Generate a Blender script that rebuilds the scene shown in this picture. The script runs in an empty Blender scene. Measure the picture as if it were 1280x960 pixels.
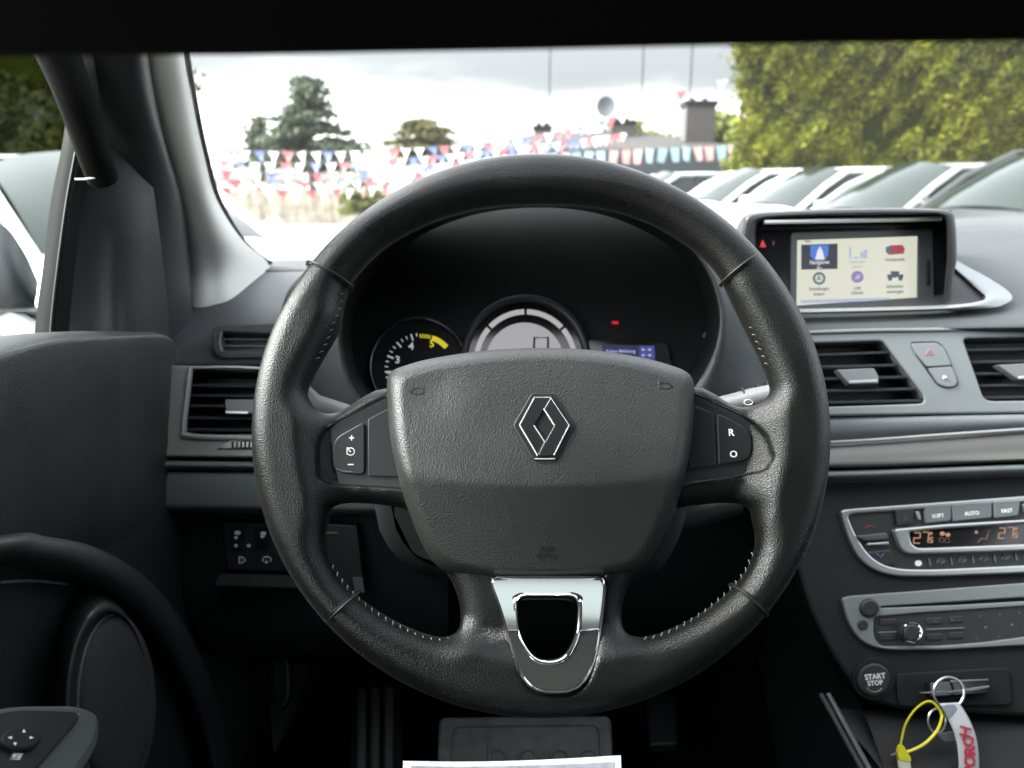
import bpy, bmesh, math, random
import numpy as np
from mathutils import Vector, Matrix
from mathutils.geometry import tessellate_polygon

random.seed(7)
rng = np.random.default_rng(7)
R_ = math.radians
scene = bpy.context.scene
COL = scene.collection

# ------------------------------------------------------------------ camera
F = 1005.0                       # focal length in pixels of the 1280x960 photograph
PITCH = R_(14.0)
CAM = Vector((0, 0, 1.30))
cam_d = bpy.data.cameras.new("camera")
cam = bpy.data.objects.new("camera", cam_d)
COL.objects.link(cam)
cam.location = CAM
cam.rotation_euler = (R_(90) - PITCH, 0, 0)
cam_d.sensor_width = 36
cam_d.lens = F / 1280 * 36
cam_d.clip_start = 0.02
cam_d.clip_end = 2000
cam_d.dof.use_dof = True
cam_d.dof.focus_distance = 0.54
cam_d.dof.aperture_fstop = 8.5
scene.camera = cam

# ------------------------------------------------------------------ light
SUN_EL, SUN_AZ = R_(40), R_(-88)     # azimuth measured from +Y towards +X
world = bpy.data.worlds.new("World")
scene.world = world
world.use_nodes = True
wn = world.node_tree.nodes
wl = world.node_tree.links
wn.clear()
sky = wn.new("ShaderNodeTexSky")
sky.sky_type = 'NISHITA'
sky.sun_disc = False
sky.sun_elevation = SUN_EL
sky.sun_rotation = SUN_AZ
sky.air_density = 1.0
sky.dust_density = 4.0
hsv = wn.new("ShaderNodeHueSaturation")
hsv.inputs['Saturation'].default_value = 0.22
wbg = wn.new("ShaderNodeBackground")
wbg.inputs['Strength'].default_value = 0.15
wo = wn.new("ShaderNodeOutputWorld")
wl.new(sky.outputs[0], hsv.inputs['Color'])
# grey band added to the sky colour ahead, imitating the fade below the visor
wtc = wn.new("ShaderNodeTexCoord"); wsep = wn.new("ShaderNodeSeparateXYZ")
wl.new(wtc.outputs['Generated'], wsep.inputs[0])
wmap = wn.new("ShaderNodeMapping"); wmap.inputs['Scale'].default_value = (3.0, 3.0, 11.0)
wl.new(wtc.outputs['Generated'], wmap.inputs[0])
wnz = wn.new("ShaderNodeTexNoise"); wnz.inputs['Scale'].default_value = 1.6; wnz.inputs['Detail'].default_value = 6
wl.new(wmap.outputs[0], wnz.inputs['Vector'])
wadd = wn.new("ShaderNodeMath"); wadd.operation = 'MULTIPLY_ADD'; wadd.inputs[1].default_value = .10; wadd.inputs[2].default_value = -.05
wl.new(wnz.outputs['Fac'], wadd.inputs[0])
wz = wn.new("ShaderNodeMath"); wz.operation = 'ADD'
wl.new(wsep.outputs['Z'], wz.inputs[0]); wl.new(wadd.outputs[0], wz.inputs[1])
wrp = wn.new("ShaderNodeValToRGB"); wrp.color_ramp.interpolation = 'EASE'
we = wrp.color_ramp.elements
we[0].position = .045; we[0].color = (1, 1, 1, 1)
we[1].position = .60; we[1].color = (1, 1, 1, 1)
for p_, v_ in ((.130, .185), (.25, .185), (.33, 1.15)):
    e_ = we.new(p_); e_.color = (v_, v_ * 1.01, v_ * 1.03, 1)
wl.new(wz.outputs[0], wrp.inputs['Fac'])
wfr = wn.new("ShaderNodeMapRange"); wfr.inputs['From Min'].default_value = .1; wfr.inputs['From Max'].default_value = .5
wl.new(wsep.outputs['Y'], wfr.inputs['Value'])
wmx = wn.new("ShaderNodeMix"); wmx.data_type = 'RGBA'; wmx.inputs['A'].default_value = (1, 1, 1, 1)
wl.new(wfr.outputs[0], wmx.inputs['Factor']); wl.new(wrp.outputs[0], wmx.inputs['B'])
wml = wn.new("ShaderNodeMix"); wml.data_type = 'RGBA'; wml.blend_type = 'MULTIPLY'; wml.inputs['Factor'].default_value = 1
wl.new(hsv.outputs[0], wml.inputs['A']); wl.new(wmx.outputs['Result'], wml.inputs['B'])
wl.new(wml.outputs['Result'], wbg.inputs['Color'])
wl.new(wbg.outputs[0], wo.inputs['Surface'])
sun_d = bpy.data.lights.new("sun", 'SUN')
sun_d.energy = 0.6
sun_d.angle = R_(25)
sun_d.color = (1.0, 0.97, 0.92)
sun = bpy.data.objects.new("sun", sun_d)
COL.objects.link(sun)
sdir = Vector((math.sin(SUN_AZ) * math.cos(SUN_EL), math.cos(SUN_AZ) * math.cos(SUN_EL), math.sin(SUN_EL)))
sun.rotation_euler = sdir.to_track_quat('Z', 'Y').to_euler()
sun.location = (0, 0, 20)
scene.view_settings.view_transform = 'Standard'
scene.view_settings.look = 'None'
scene.view_settings.exposure = 3.3
scene.view_settings.gamma = 1.0
scene.render.engine = 'CYCLES'
scene.cycles.use_denoising = True
scene.cycles.max_bounces = 10
scene.cycles.transparent_max_bounces = 12
scene.cycles.diffuse_bounces = 5
scene.cycles.glossy_bounces = 4
scene.cycles.sample_clamp_indirect = 6
scene.cycles.caustics_reflective = False
scene.cycles.caustics_refractive = False

# ------------------------------------------------------------------ ray helpers
FWD = Vector((0, math.cos(PITCH), -math.sin(PITCH)))
UPV = Vector((0, math.sin(PITCH), math.cos(PITCH)))
XV = Vector((1, 0, 0))


def ray(px, py):
    return XV * ((px - 640) / F) + UPV * ((480 - py) / F) + FWD


def at(px, py, Y=None, X=None, D=None, Z=None):
    """point of the place seen in direction (px,py): at distance Y ahead, X aside, D deep or Z high"""
    d = ray(px, py)
    if Y is not None: t = Y / d.y
    elif X is not None: t = X / d.x
    elif Z is not None: t = (Z - CAM.z) / d.z
    else: t = D
    return CAM + d * t


class Frame:
    """a plane in the place: origin, two axes and the normal facing the driver"""
    def __init__(s, o, ux, uy):
        s.o = Vector(o); s.u = Vector(ux).normalized()
        s.n = s.u.cross(Vector(uy)).normalized(); s.v = s.n.cross(s.u).normalized()
        if s.n.dot(CAM - s.o) < 0: s.n = -s.n

    @staticmethod
    def tri(a, b, c):       # a = origin, b = towards +u, c = below a
        a, b, c = at(*a), at(*b), at(*c)
        return Frame(a, b - a, a - c)

    def P(s, u, v, h=0.0):
        return s.o + s.u * u + s.v * v + s.n * h

    def px(s, px, py, h=0.0):
        d = ray(px, py)
        t = (s.o + s.n * h - CAM).dot(s.n) / d.dot(s.n)
        q = CAM + d * t - s.o
        return (q.dot(s.u), q.dot(s.v))

    def scale(s, px, py):
        a = s.px(px, py); b = s.px(px + 1, py)
        return math.hypot(a[0] - b[0], a[1] - b[1])


# ------------------------------------------------------------------ objects, names, labels
def tag(o, label=None, cat=None, group=None, kind=None):
    if label: o['label'] = label
    if cat: o['category'] = cat
    if group: o['group'] = group
    if kind: o['kind'] = kind
    return o


def thing(name, label, cat, loc=(0, 0, 0), rz=0.0, group=None):
    o = bpy.data.objects.new(name, None)
    COL.objects.link(o)
    o.location = loc
    o.rotation_euler = (0, 0, rz)
    o.empty_display_size = 0.05
    return tag(o, label, cat, group)


def mesh(name, V, Fc, mat, parent=None, smooth=True, local=False, sharp=None):
    """V in world space unless local; the object's origin is kept at its parent's"""
    me = bpy.data.meshes.new(name)
    V = [tuple(v) for v in V]
    me.from_pydata(V, [], [tuple(int(i) for i in f) for f in Fc])
    me.validate()
    if smooth:
        me.polygons.foreach_set('use_smooth', [True] * len(me.polygons))
        if sharp:
            me.set_sharp_from_angle(angle=R_(sharp))
    me.update()
    if mat: me.materials.append(mat)
    o = bpy.data.objects.new(name, me)
    COL.objects.link(o)
    if parent is not None:
        o.parent = parent
        if not local:
            mw = world_matrix(parent)
            me.transform(mw.inverted())
    return o


def world_matrix(o):
    m = Matrix.LocRotScale(o.location, o.rotation_euler, o.scale)
    return world_matrix(o.parent) @ m if o.parent else m


class MB:
    """collects pieces that make ONE mesh"""
    def __init__(s): s.V = []; s.F = []

    def add(s, V, Fc):
        b = len(s.V); s.V += [Vector(v) for v in V]; s.F += [tuple(i + b for i in f) for f in Fc]
        return s

    def box(s, c, sx, sy, sz, M=None):
        V = [Vector((x * sx / 2, y * sy / 2, z * sz / 2)) for z in (-1, 1) for y in (-1, 1) for x in (-1, 1)]
        if M: V = [M @ v for v in V]
        V = [Vector(c) + v for v in V]
        return s.add(V, [(0, 2, 3, 1), (4, 5, 7, 6), (0, 1, 5, 4), (2, 6, 7, 3), (0, 4, 6, 2), (1, 3, 7, 5)])

    def tube(s, pts, r, n=8, closed=False, flat=1.0, caps=True):
        pts = [Vector(p) for p in pts]
        m = len(pts)
        rr = r if isinstance(r, (list, tuple)) else [r] * m
        V = []; prev = None
        for i, p in enumerate(pts):
            if closed: t = pts[(i + 1) % m] - pts[i - 1]
            else: t = pts[min(i + 1, m - 1)] - pts[max(i - 1, 0)]
            t.normalize()
            if prev is None:
                a = Vector((0, 0, 1)) if abs(t.z) < .9 else Vector((1, 0, 0))
                x = t.cross(a).normalized()
            else:
                x = (prev - t * prev.dot(t)).normalized()
            prev = x
            y = t.cross(x)
            for k in range(n):
                an = 2 * math.pi * k / n
                V.append(p + x * math.cos(an) * rr[i] + y * math.sin(an) * rr[i] * flat)
        Fc = []
        for i in range(m if closed else m - 1):
            j = (i + 1) % m
            for k in range(n):
                l = (k + 1) % n
                Fc.append((i * n + k, i * n + l, j * n + l, j * n + k))
        if caps and not closed:
            Fc.append(tuple(range(n))[::-1]); Fc.append(tuple((m - 1) * n + k for k in range(n)))
        return s.add(V, Fc)

    def build(s, name, mat, parent=None, smooth=True, sharp=40, local=False):
        return mesh(name, s.V, s.F, mat, parent, smooth, local, sharp)


# ------------------------------------------------------------------ curves and lofts
def cr(P, n):
    """Catmull-Rom through the points P (numpy rows), n samples per span"""
    P = np.asarray(P, float)
    Q = np.vstack([2 * P[:1] - P[1:2], P, 2 * P[-1:] - P[-2:-1]])
    out = []
    for i in range(1, len(Q) - 2):
        a, b, c, d = Q[i - 1], Q[i], Q[i + 1], Q[i + 2]
        for k in range(n):
            t = k / n
            out.append(.5 * ((2 * b) + (c - a) * t + (2 * a - 5 * b + 4 * c - d) * t * t + (3 * b - a - 3 * c + d) * t ** 3))
    out.append(P[-1])
    return np.array(out)


def crc(P, n):
    P = np.asarray(P, float); m = len(P); out = []
    for i in range(m):
        a, b, c, d = P[i - 1], P[i], P[(i + 1) % m], P[(i + 2) % m]
        for k in range(n):
            t = k / n
            out.append(.5 * ((2 * b) + (c - a) * t + (2 * a - 5 * b + 4 * c - d) * t * t + (3 * b - a - 3 * c + d) * t ** 3))
    return np.array(out)


def loft(name, rows, mat, parent=None, nu=6, nv=6, pts=False, smooth_v=True, sharp=50, thick=0.0, closed=False):
    """rows of (px,py,Y) -- or of points when pts -- turned into one smooth sheet"""
    A = np.array([[tuple(p) if pts else tuple(at(p[0], p[1], Y=p[2])) for p in r] for r in rows], float)
    A = np.array([crc(r, nu) if closed else cr(r, nu) for r in A])
    if smooth_v:
        A = np.array([cr(A[:, j], nv) for j in range(A.shape[1])]).transpose(1, 0, 2)
    h, w = A.shape[:2]
    V = A.reshape(-1, 3); Fc = []
    for i in range(h - 1):
        for j in range(w if closed else w - 1):
            k = (j + 1) % w
            Fc.append((i * w + j, (i + 1) * w + j, (i + 1) * w + k, i * w + k))
    o = mesh(name, V, Fc, mat, parent, True, False, sharp)
    if thick:
        md = o.modifiers.new('s', 'SOLIDIFY'); md.thickness = thick; md.offset = 0
    return o


def rpoly(pts, r, n=5):
    """round the corners of a polygon (same units as the points)"""
    out = []; m = len(pts)
    for i in range(m):
        p = Vector(pts[i][:2]); a = Vector(pts[i - 1][:2]); b = Vector(pts[(i + 1) % m][:2])
        rr = pts[i][2] if len(pts[i]) > 2 else r
        da, db = (a - p), (b - p)
        la = min(rr, da.length * .48); lb = min(rr, db.length * .48)
        p0 = p + da.normalized() * la; p1 = p + db.normalized() * lb
        for k in range(n + 1):
            t = k / n
            out.append(tuple(p0 * (1 - t) ** 2 + p * 2 * t * (1 - t) + p1 * t * t))
    return out


def area(P): return .5 * sum(P[i - 1][0] * P[i][1] - P[i][0] * P[i - 1][1] for i in range(len(P)))


def inset(P, d):
    """offset a polygon inwards by d (works for either winding)"""
    s = 1 if area(P) > 0 else -1
    out = []; m = len(P)
    for i in range(m):
        a = Vector(P[i - 1]); p = Vector(P[i]); b = Vector(P[(i + 1) % m])
        e0 = (p - a); e1 = (b - p)
        if e0.length < 1e-9 or e1.length < 1e-9: e0 = e1 = (b - a)
        e0.normalize(); e1.normalize()
        n0 = Vector((-e0.y, e0.x)); n1 = Vector((-e1.y, e1.x))
        nn = (n0 + n1)
        if nn.length < 1e-6: nn = n0
        nn.normalize()
        k = 1 / max(.5, nn.dot(n0))
        out.append(tuple(p + nn * (d * s * k)))
    return out


def slab(fr, outer, holes=(), h0=-.003, h1=0.0, b=.0006, inpx=True, mb=None, back=False):
    """plate with bevelled edges and openings; outlines in photo pixels (inpx) or in plane metres"""
    mb = mb or MB()
    conv = (lambda P: [fr.px(x, y, h1) for x, y in P]) if inpx else (lambda P: [tuple(p[:2]) for p in P])
    loops = [(conv(outer), 1)] + [(conv(h), -1) for h in holes]
    caps = []
    for L, sgn in loops:
        I = inset(L, b * sgn)
        m = len(L)
        rings = [[fr.P(x, y, h0) for x, y in L], [fr.P(x, y, h1 - b) for x, y in L],
                 [fr.P(*(Vector(L[i]).lerp(Vector(I[i]), .3)), h1 - b * .3) for i in range(m)], [fr.P(x, y, h1) for x, y in I]]
        V = [p for r in rings for p in r]; Fc = []
        ccw = (area(L) > 0) == (sgn > 0)
        for i in range(3):
            for j in range(m):
                k = (j + 1) % m
                f = (i * m + j, i * m + k, (i + 1) * m + k, (i + 1) * m + j)
                Fc.append(f if ccw else f[::-1])
        mb.add(V, Fc)
        caps.append(I)
    T = tessellate_polygon([[Vector((x, y, 0)) for x, y in c] for c in caps])
    flat = [fr.P(x, y, h1) for c in caps for x, y in c]
    Fc = []
    f2 = [p for c in caps for p in c]
    for t in T:
        Fc.append(t if area([f2[i] for i in t]) > 0 else t[::-1])
    if fr.u.cross(fr.v).dot(fr.n) < 0: Fc = [f[::-1] for f in Fc]
    mb.add(flat, Fc)
    if back:
        mb.add([fr.P(x, y, h0) for x, y in loops[0][0]], [tuple(range(len(loops[0][0])))])
    return mb


def slabo(name, fr, outer, mat, parent, holes=(), **k):
    return slab(fr, outer, holes, **k).build(name, mat, parent, True, 30)


def pillow(fr, outline, hfun, steps=24, power=1.0, mb=None, inpx=True):
    """dome over a star-shaped outline; hfun(px,py,s) = height, s 1 at the rim and 0 at the middle"""
    mb = mb or MB()
    cx = sum(p[0] for p in outline) / len(outline); cy = sum(p[1] for p in outline) / len(outline)
    m = len(outline); V = []; Fc = []
    for i in range(steps):
        s = 1 - (i / steps) ** power
        for (x, y) in outline:
            qx, qy = cx + (x - cx) * s, cy + (y - cy) * s
            h = hfun(qx, qy, s)
            if inpx: u, v = fr.px(qx, qy, h)
            else: u, v = qx, qy
            V.append(fr.P(u, v, h))
    h = hfun(cx, cy, 0)
    u, v = fr.px(cx, cy, h) if inpx else (cx, cy)
    V.append(fr.P(u, v, h))
    for i in range(steps - 1):
        for j in range(m):
            k = (j + 1) % m
            Fc.append((i * m + j, i * m + k, (i + 1) * m + k, (i + 1) * m + j))
    for j in range(m):
        Fc.append(((steps - 1) * m + j, (steps - 1) * m + (j + 1) % m, len(V) - 1))
    return mb.add(V, Fc)


def text(name, s, fr, px, py, size_px, mat, parent, h=.0004, align='CENTER', rot=0.0, extrude=.00015, sx=1.0, bold=0.0, flip=None):
    """lettering lying in a plane; size_px = height of a capital in photo pixels"""
    c = bpy.data.curves.new(name, 'FONT')
    c.body = s; c.align_x = align; c.align_y = 'CENTER'
    sc = fr.scale(px, py)
    c.size = size_px * sc / .7
    c.extrude = extrude; c.offset = bold * sc
    c.resolution_u = 2
    tmp = bpy.data.objects.new('t', c)
    COL.objects.link(tmp)
    me = bpy.data.meshes.new_from_object(tmp.evaluated_get(bpy.context.evaluated_depsgraph_get()))
    bpy.data.objects.remove(tmp)
    u, v = fr.px(px, py, h)
    ca, sa = math.cos(rot), math.sin(rot)
    V = []
    for q in me.vertices:
        x, y, z = q.co.x * sx, q.co.y, q.co.z
        V.append(fr.P(u + x * ca - y * sa, v + x * sa + y * ca, h + z))
    Fc = [tuple(p.vertices) for p in me.polygons]
    return mesh(name, V, Fc, mat, parent, False)


# ------------------------------------------------------------------ materials
def mat(name, col, rough=.5, metal=0.0, bump=0.0, bscale=600, bkind='noise', var=0.0, vscale=12, spec=.5, emit=None, estr=0.0,
        coat=0.0, bdist=.0006, roughvar=0.0):
    m = bpy.data.materials.new(name)
    m.use_nodes = True
    nt = m.node_tree; N = nt.nodes; L = nt.links
    b = N['Principled BSDF']
    c = tuple(col) + (1,) if len(col) == 3 else col
    b.inputs['Base Color'].default_value = c
    b.inputs['Roughness'].default_value = rough
    b.inputs['Metallic'].default_value = metal
    b.inputs['Specular IOR Level'].default_value = spec
    b.inputs['Coat Weight'].default_value = coat
    b.inputs['Coat Roughness'].default_value = .1
    if emit:
        b.inputs['Emission Color'].default_value = tuple(emit) + (1,)
        b.inputs['Emission Strength'].default_value = estr * .36
    tc = N.new('ShaderNodeTexCoord')
    if var or roughvar:
        nz = N.new('ShaderNodeTexNoise'); nz.inputs['Scale'].default_value = vscale; nz.inputs['Detail'].default_value = 5
        L.new(tc.outputs['Object'], nz.inputs['Vector'])
        if var:
            mr = N.new('ShaderNodeMapRange')
            mr.inputs['From Min'].default_value = .3; mr.inputs['From Max'].default_value = .7
            mr.inputs['To Min'].default_value = 1 - var; mr.inputs['To Max'].default_value = 1 + var
            L.new(nz.outputs['Fac'], mr.inputs['Value'])
            mx = N.new('ShaderNodeVectorMath'); mx.operation = 'SCALE'
            mx.inputs[0].default_value = c[:3]
            L.new(mr.outputs[0], mx.inputs['Scale'])
            L.new(mx.outputs[0], b.inputs['Base Color'])
        if roughvar:
            mr = N.new('ShaderNodeMapRange')
            mr.inputs['From Min'].default_value = .35; mr.inputs['From Max'].default_value = .65
            mr.inputs['To Min'].default_value = max(.02, rough - roughvar); mr.inputs['To Max'].default_value = rough + roughvar
            L.new(nz.outputs['Fac'], mr.inputs['Value'])
            L.new(mr.outputs[0], b.inputs['Roughness'])
    if bump:
        if bkind == 'noise':
            t = N.new('ShaderNodeTexNoise'); t.inputs['Detail'].default_value = 2
            out = t.outputs['Fac']
        else:
            t = N.new('ShaderNodeTexVoronoi'); t.feature = 'F1'
            out = t.outputs['Distance']
        t.inputs['Scale'].default_value = bscale
        L.new(tc.outputs['Object'], t.inputs['Vector'])
        bp = N.new('ShaderNodeBump'); bp.inputs['Strength'].default_value = bump; bp.inputs['Distance'].default_value = bdist
        L.new(out, bp.inputs['Height'])
        L.new(bp.outputs[0], b.inputs['Normal'])
    return m


def leafmat(name, c0, c1, c2, rough=.7, trans=.25):
    m = bpy.data.materials.new(name); m.use_nodes = True
    nt = m.node_tree; N = nt.nodes; L = nt.links
    b = N['Principled BSDF']; b.inputs['Roughness'].default_value = rough
    b.inputs['Specular IOR Level'].default_value = .25
    g = N.new('ShaderNodeNewGeometry')
    tc = N.new('ShaderNodeTexCoord')
    nz = N.new('ShaderNodeTexNoise'); nz.inputs['Scale'].default_value = 1.1; nz.inputs['Detail'].default_value = 3
    L.new(tc.outputs['Object'], nz.inputs['Vector'])
    ad = N.new('ShaderNodeMath'); ad.operation = 'MULTIPLY_ADD'; ad.inputs[1].default_value = .45
    L.new(g.outputs['Random Per Island'], ad.inputs[0])
    mm = N.new('ShaderNodeMath'); mm.operation = 'MULTIPLY_ADD'; mm.inputs[1].default_value = 1.5; mm.inputs[2].default_value = -.5
    L.new(nz.outputs['Fac'], mm.inputs[0]); L.new(mm.outputs[0], ad.inputs[2])
    r = N.new('ShaderNodeValToRGB')
    e = r.color_ramp.elements
    e[0].position = 0.1; e[0].color = tuple(c0) + (1,)
    e[1].position = .95; e[1].color = tuple(c2) + (1,)
    k = e.new(.5); k.color = tuple(c1) + (1,)
    L.new(ad.outputs[0], r.inputs['Fac']); L.new(r.outputs[0], b.inputs['Base Color'])
    tr = N.new('ShaderNodeBsdfTranslucent'); L.new(r.outputs[0], tr.inputs['Color'])
    mx = N.new('ShaderNodeMixShader'); mx.inputs[0].default_value = trans
    L.new(b.outputs[0], mx.inputs[1]); L.new(tr.outputs[0], mx.inputs[2])
    L.new(mx.outputs[0], N['Material Output'].inputs['Surface'])
    return m


def glassmat(name, tint=(.95, .97, .96), rough=.02, haze=0.0, refl=.08, band=None):
    """thin pane: clear, a weak mirror, optionally a haze standing in for bloom and a darker tint towards its top"""
    m = bpy.data.materials.new(name); m.use_nodes = True
    nt = m.node_tree; N = nt.nodes; L = nt.links; N.remove(N['Principled BSDF'])
    t = N.new('ShaderNodeBsdfTransparent'); t.inputs[0].default_value = tuple(tint) + (1,)
    g = N.new('ShaderNodeBsdfGlossy'); g.inputs['Roughness'].default_value = rough; g.inputs[0].default_value = (1, 1, 1, 1)
    lw = N.new('ShaderNodeLayerWeight'); lw.inputs[0].default_value = .35
    ml = N.new('ShaderNodeMath'); ml.operation = 'MULTIPLY_ADD'; ml.inputs[1].default_value = refl; ml.inputs[2].default_value = .002
    L.new(lw.outputs['Fresnel'], ml.inputs[0])
    mx = N.new('ShaderNodeMixShader'); L.new(ml.outputs[0], mx.inputs[0])
    L.new(t.outputs[0], mx.inputs[1]); L.new(g.outputs[0], mx.inputs[2])
    last = mx
    if haze:  # mixed-in veil imitates bloom from the overexposed outside
        tl = N.new('ShaderNodeBsdfTranslucent'); tl.inputs[0].default_value = (.9, .9, .88, 1)
        m2 = N.new('ShaderNodeMixShader'); m2.inputs[0].default_value = haze
        L.new(mx.outputs[0], m2.inputs[1]); L.new(tl.outputs[0], m2.inputs[2]); last = m2
    if band:
        tc = N.new('ShaderNodeTexCoord'); sp = N.new('ShaderNodeSeparateXYZ')
        L.new(tc.outputs['Object'], sp.inputs[0])
        mr = N.new('ShaderNodeMapRange'); mr.interpolation_type = 'SMOOTHSTEP'
        mr.inputs['From Min'].default_value = band[0]; mr.inputs['From Max'].default_value = band[1]
        mr.inputs['To Min'].default_value = 1; mr.inputs['To Max'].default_value = band[2]
        L.new(sp.outputs['Z'], mr.inputs['Value'])
        vm = N.new('ShaderNodeVectorMath'); vm.operation = 'SCALE'; vm.inputs[0].default_value = tint
        L.new(mr.outputs[0], vm.inputs['Scale']); L.new(vm.outputs[0], t.inputs[0])
    L.new(last.outputs[0], N['Material Output'].inputs['Surface'])
    return m


M = {}
M['leather'] = mat('black_leather', (.0048, .0048, .0047), .33, bump=.6, bscale=1100, bkind='voronoi', roughvar=.07, vscale=22, bdist=.0004, spec=.3)
_lb = M['leather'].node_tree.nodes['Principled BSDF']; _lb.inputs['Sheen Weight'].default_value = .03; _lb.inputs['Sheen Roughness'].default_value = .35
M['cover'] = mat('grained_cover', (.019, .020, .019), .42, bump=.55, bscale=1050, bkind='voronoi', bdist=.0005, roughvar=.06, vscale=18)
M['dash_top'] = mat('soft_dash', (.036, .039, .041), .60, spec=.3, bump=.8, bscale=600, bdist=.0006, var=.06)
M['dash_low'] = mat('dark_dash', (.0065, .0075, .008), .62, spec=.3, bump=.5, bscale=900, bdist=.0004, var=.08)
M['strip'] = mat('grained_strip', (.10, .112, .115), .6, bump=.6, bscale=800, bdist=.0005, var=.05)
M['satin'] = mat('satin_grey_paint', (.135, .147, .15), .42, var=.05, vscale=20)
M['gun'] = mat('gunmetal_trim', (.27, .262, .245), .38, metal=.3, var=.08, vscale=9)
M['silver'] = mat('silver_trim', (.40, .41, .41), .3, metal=.8)
M['radio_silver'] = mat('radio_silver', (.17, .185, .18), .42, metal=.35)
M['chrome'] = mat('chrome', (.82, .82, .82), .045, metal=1.0)
M['insert'] = mat('insert_chrome', (.76, .76, .76), .07, metal=.97)
M['decor'] = mat('decor_strip_paint', (.11, .105, .098), .36, metal=.55)
M['badge'] = mat('dark_badge_metal', (.13, .14, .14), .25, metal=.9, var=.1, vscale=60)
M['edge'] = mat('bright_edge_metal', (.80, .80, .79), .4, metal=.6)
M['gloss'] = mat('gloss_black', (.008, .008, .009), .12, coat=.3)
M['black'] = mat('matt_black', (.008, .0085, .009), .6, var=.2, spec=.25)
M['black_soft'] = mat('black_plastic', (.016, .017, .018), .45, bump=.3, bscale=900, bdist=.0003)
M['slat'] = mat('slat_plastic', (.045, .047, .048), .45)
M['tab'] = mat('tab_plastic', (.11, .115, .118), .45)
M['door'] = mat('door_panel', (.018, .019, .0195), .5, bump=.7, bscale=560, bdist=.0006, roughvar=.06, var=.08)
M['door_trim'] = mat('door_frame_trim', (.006, .007, .007), .75, spec=.2, bump=.3, bscale=700, bdist=.0003, var=.1)
M['pillar'] = mat('pale_pillar_fabric', (.50, .50, .465), .85, bump=.4, bscale=900, bdist=.0004)
M['roof'] = mat('roof_fabric', (.004, .004, .004), .95, spec=.05)
M['button'] = mat('button_plastic', (.014, .0145, .015), .4)
M['white_ink'] = mat('white_ink', (.75, .75, .73), .6)
M['seam'] = mat('seam_black', (.004, .004, .004), .5)
M['thread'] = mat('grey_thread', (.13, .13, .125), .8)
M['rubber'] = mat('black_rubber', (.007, .007, .007), .6, spec=.25)
M['seat'] = mat('seat_fabric', (.03, .03, .032), .9, bump=.5, bscale=900, bdist=.0005)
M['frame_black'] = mat('frame_black', (.003, .003, .003), .8, spec=.05)
M['ring_metal'] = mat('ring_metal', (.6, .6, .58), .28, metal=1.0)
M['carpet'] = mat('carpet', (.006, .0065, .0065), .95, spec=.05, bump=.8, bscale=500, bdist=.002, var=.3, vscale=60)


def setup_plane(name, cx):
    pass

# ================================================================== STEERING WHEEL
TILT = R_(25)
wc = at(676, 546, D=.53)
WF = Frame(wc, (1, 0, 0), (0, math.sin(TILT), math.cos(TILT)))
_l = WF.px(315, 546); _r = WF.px(1037, 546); _t = WF.px(676, 195); _b = WF.px(676, 897)
RW = .5 * (_r[0] - _l[0])
CU, CV = .5 * (_l[0] + _r[0]), .5 * (_t[1] + _b[1])
RV = .5 * (_t[1] - _b[1])
WF.o = WF.P(CU, CV)              # the hub's centre is now the origin of the plane


def sdf_poly(P, X, Y):
    """signed distance to a polygon, positive inside"""
    P = np.asarray(P); m = len(P)
    d = np.full(X.shape, 1e9); inside = np.zeros(X.shape, bool)
    for i in range(m):
        ax, ay = P[i - 1]; bx, by = P[i]
        ex, ey = bx - ax, by - ay
        wx, wy = X - ax, Y - ay
        t = np.clip((wx * ex + wy * ey) / (ex * ex + ey * ey + 1e-18), 0, 1)
        d = np.minimum(d, np.hypot(wx - ex * t, wy - ey * t))
        c = ((ay <= Y) & (by > Y)) | ((by <= Y) & (ay > Y))
        with np.errstate(divide='ignore', invalid='ignore'):
            xi = ax + (Y - ay) / (by - ay) * ex
        inside ^= c & (X < xi)
    return np.where(inside, d, -d)


def surface_nets(f, ox, oy, oz, s):
    nx, ny, nz = f.shape
    neg = f < 0
    cs = np.zeros((nx - 1, ny - 1, nz - 1, 3)); cn = np.zeros((nx - 1, ny - 1, nz - 1))
    sl = lambda a, i, j, k: a[i:nx - 1 + i, j:ny - 1 + j, k:nz - 1 + k]
    corners = [(i, j, k) for i in (0, 1) for j in (0, 1) for k in (0, 1)]
    for a in corners:
        for ax in range(3):
            if a[ax] == 1: continue
            b = list(a); b[ax] = 1
            fa, fb = sl(f, *a), sl(f, *b)
            x = (fa < 0) != (fb < 0)
            t = np.where(x, fa / np.where(x, fa - fb, 1), 0)
            for q in range(3):
                cs[..., q] += np.where(x, a[q] + (t if q == ax else 0), 0)
            cn += x
    has = cn > 0
    idx = -np.ones(cn.shape, int); idx[has] = np.arange(has.sum())
    I = np.argwhere(has)
    V = (I + cs[has] / cn[has][:, None]) * s + np.array([ox, oy, oz])
    Fc = []
    for ax in range(3):
        o = [(1, 0, 0), (0, 1, 0), (0, 0, 1)][ax]
        fa = f[:nx - o[0], :ny - o[1], :nz - o[2]] < 0
        fb = f[o[0]:, o[1]:, o[2]:] < 0
        E = np.argwhere(fa != fb)
        u, v = (ax + 1) % 3, (ax + 2) % 3
        E = E[(E[:, u] > 0) & (E[:, v] > 0) & (E[:, u] < f.shape[u] - 1) & (E[:, v] < f.shape[v] - 1)]
        du = np.zeros(3, int); du[u] = 1
        dv = np.zeros(3, int); dv[v] = 1
        q = [E - du - dv, E - dv, E, E - du]
        q = np.array([idx[tuple(c.T)] for c in q]).T
        flip = fa[tuple(E.T)]
        q = np.where(flip[:, None], q, q[:, ::-1])
        Fc.append(q)
    return V, np.vstack(Fc)


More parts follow.
